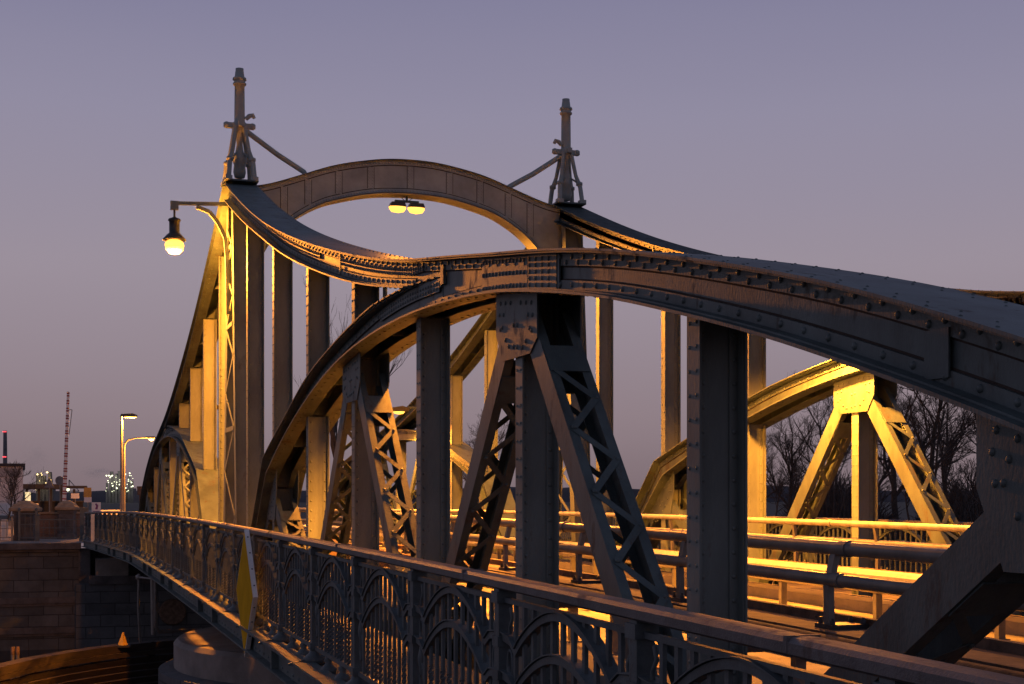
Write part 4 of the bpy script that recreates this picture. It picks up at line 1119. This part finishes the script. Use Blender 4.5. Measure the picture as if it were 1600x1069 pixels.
bl = ['leafless bush below the trees at the left of the far A-frame','leafless bush at the foot of the left yellow leg','leafless bush behind the yellow middle post','leafless bush right of the yellow middle post','leafless bush by the right yellow leg','leafless bush at the right end of the row','low leafless bush seen between the large A-frame and the next post','smaller leafless bush beside the low one left of the wide dark post','leafless thicket bush far right behind the diagonal leg']
for i, (x, D, s) in enumerate(((1205,72,1.0),(1252,73,1.1),(1305,72,1.05),(1368,74,1.1),(1425,73,1.15),(1478,72,1.2),(915,120,.95),(960,125,1.1),(1530,74,1.2))):
    tree(BUSH[i%2], x, D, s, i*1.1, 'bare_bush', bl[i], 'bush', 'leafless bushes')
tree(BUSH[0], 8, 75, 1.15, .4, 'bare_bush', 'dark leafless bush in front of the warehouse at the left edge', 'bush')
tree(BUSH[1], 24, 78, .9, 1.4, 'bare_bush', 'smaller dark bush behind the left gate pier', 'bush')
# undergrowth along the far bank: one mass
R = random.Random(9); mb = MB()
for i in range(5200):
    x = R.uniform(1120, 1620); D = R.uniform(71, 100); p = W(x, 779, D)
    h = R.uniform(.6, 3.4)*(.7+.5*math.sin(x*.03)); a = Vector((p.x, p.y, GZ)); d = Vector((R.gauss(0,.35), R.gauss(0,.35), 1)).normalized()
    b = a + d*h*.6; c = b + (d + Vector((R.gauss(0,.4),R.gauss(0,.4),-.1)))*h*.45
    mb.tube([a,b,c], [.05,.035,.012], 3, cap=False)
tag(mb.build('undergrowth', TWIG), 'dense dark leafless undergrowth under the bare trees on the far bank', 'undergrowth', None, 'stuff')

# ------------------------------------------------------------------ world: dusk sky
w = bpy.data.worlds.new('World'); scene.world = w; w.use_nodes = True
nt = w.node_tree; N = nt.nodes; L = nt.links; bg = N['Background']
tc = N.new('ShaderNodeTexCoord'); sp = N.new('ShaderNodeSeparateXYZ'); L.new(tc.outputs['Generated'], sp.inputs[0])
rp = N.new('ShaderNodeValToRGB'); cr = rp.color_ramp
stops = [(0., (.12,.09,.10)), (.47, (.16,.118,.135)), (.5, (.205,.15,.165)), (.53,(.275,.212,.236)), (.58,(.328,.278,.330)), (.63,(.283,.262,.36)), (.68,(.203,.198,.318)), (.74,(.15,.155,.27)), (.84,(.115,.13,.20)), (1.,(.075,.088,.15))]
while len(cr.elements) < len(stops): cr.elements.new(.5)
for e, (p_, c) in zip(cr.elements, stops): e.position = p_; e.color = (*c,1)
mr = N.new('ShaderNodeMapRange'); mr.inputs['From Min'].default_value = -1; mr.inputs['From Max'].default_value = 1
L.new(sp.outputs['Z'], mr.inputs['Value'])
nz = N.new('ShaderNodeTexNoise'); nz.inputs['Scale'].default_value = 1.6; nz.inputs['Detail'].default_value = 3
mpv = N.new('ShaderNodeMapping'); mpv.inputs['Scale'].default_value = (1,1,5); L.new(tc.outputs['Generated'], mpv.inputs['Vector']); L.new(mpv.outputs['Vector'], nz.inputs['Vector'])
ma = N.new('ShaderNodeMath'); ma.operation = 'MULTIPLY_ADD'; ma.inputs[1].default_value = .02; L.new(nz.outputs['Fac'], ma.inputs[0]); L.new(mr.outputs['Result'], ma.inputs[2])
sb = N.new('ShaderNodeMath'); sb.operation = 'SUBTRACT'; sb.inputs[1].default_value = .01; L.new(ma.outputs[0], sb.inputs[0])
L.new(sb.outputs[0], rp.inputs['Fac']); L.new(rp.outputs['Color'], bg.inputs['Color']); bg.inputs['Strength'].default_value = 1.0

# ------------------------------------------------------------------ camera and view
cd = bpy.data.cameras.new('camera'); cam = bpy.data.objects.new('camera', cd); COL.objects.link(cam)
cam.location = (0,0,0); cam.rotation_euler = (PI/2, 0, -TH)
cd.sensor_width = 36; cd.sensor_fit = 'HORIZONTAL'; cd.lens = 36*2222/1600; cd.shift_y = (779-534.5)/1600
cd.clip_start = .05; cd.clip_end = 5000
scene.camera = cam
vs_ = scene.view_settings; vs_.view_transform = 'Standard'; vs_.look = 'None'; vs_.exposure = 0; vs_.gamma = 1
scene.render.engine = 'CYCLES'
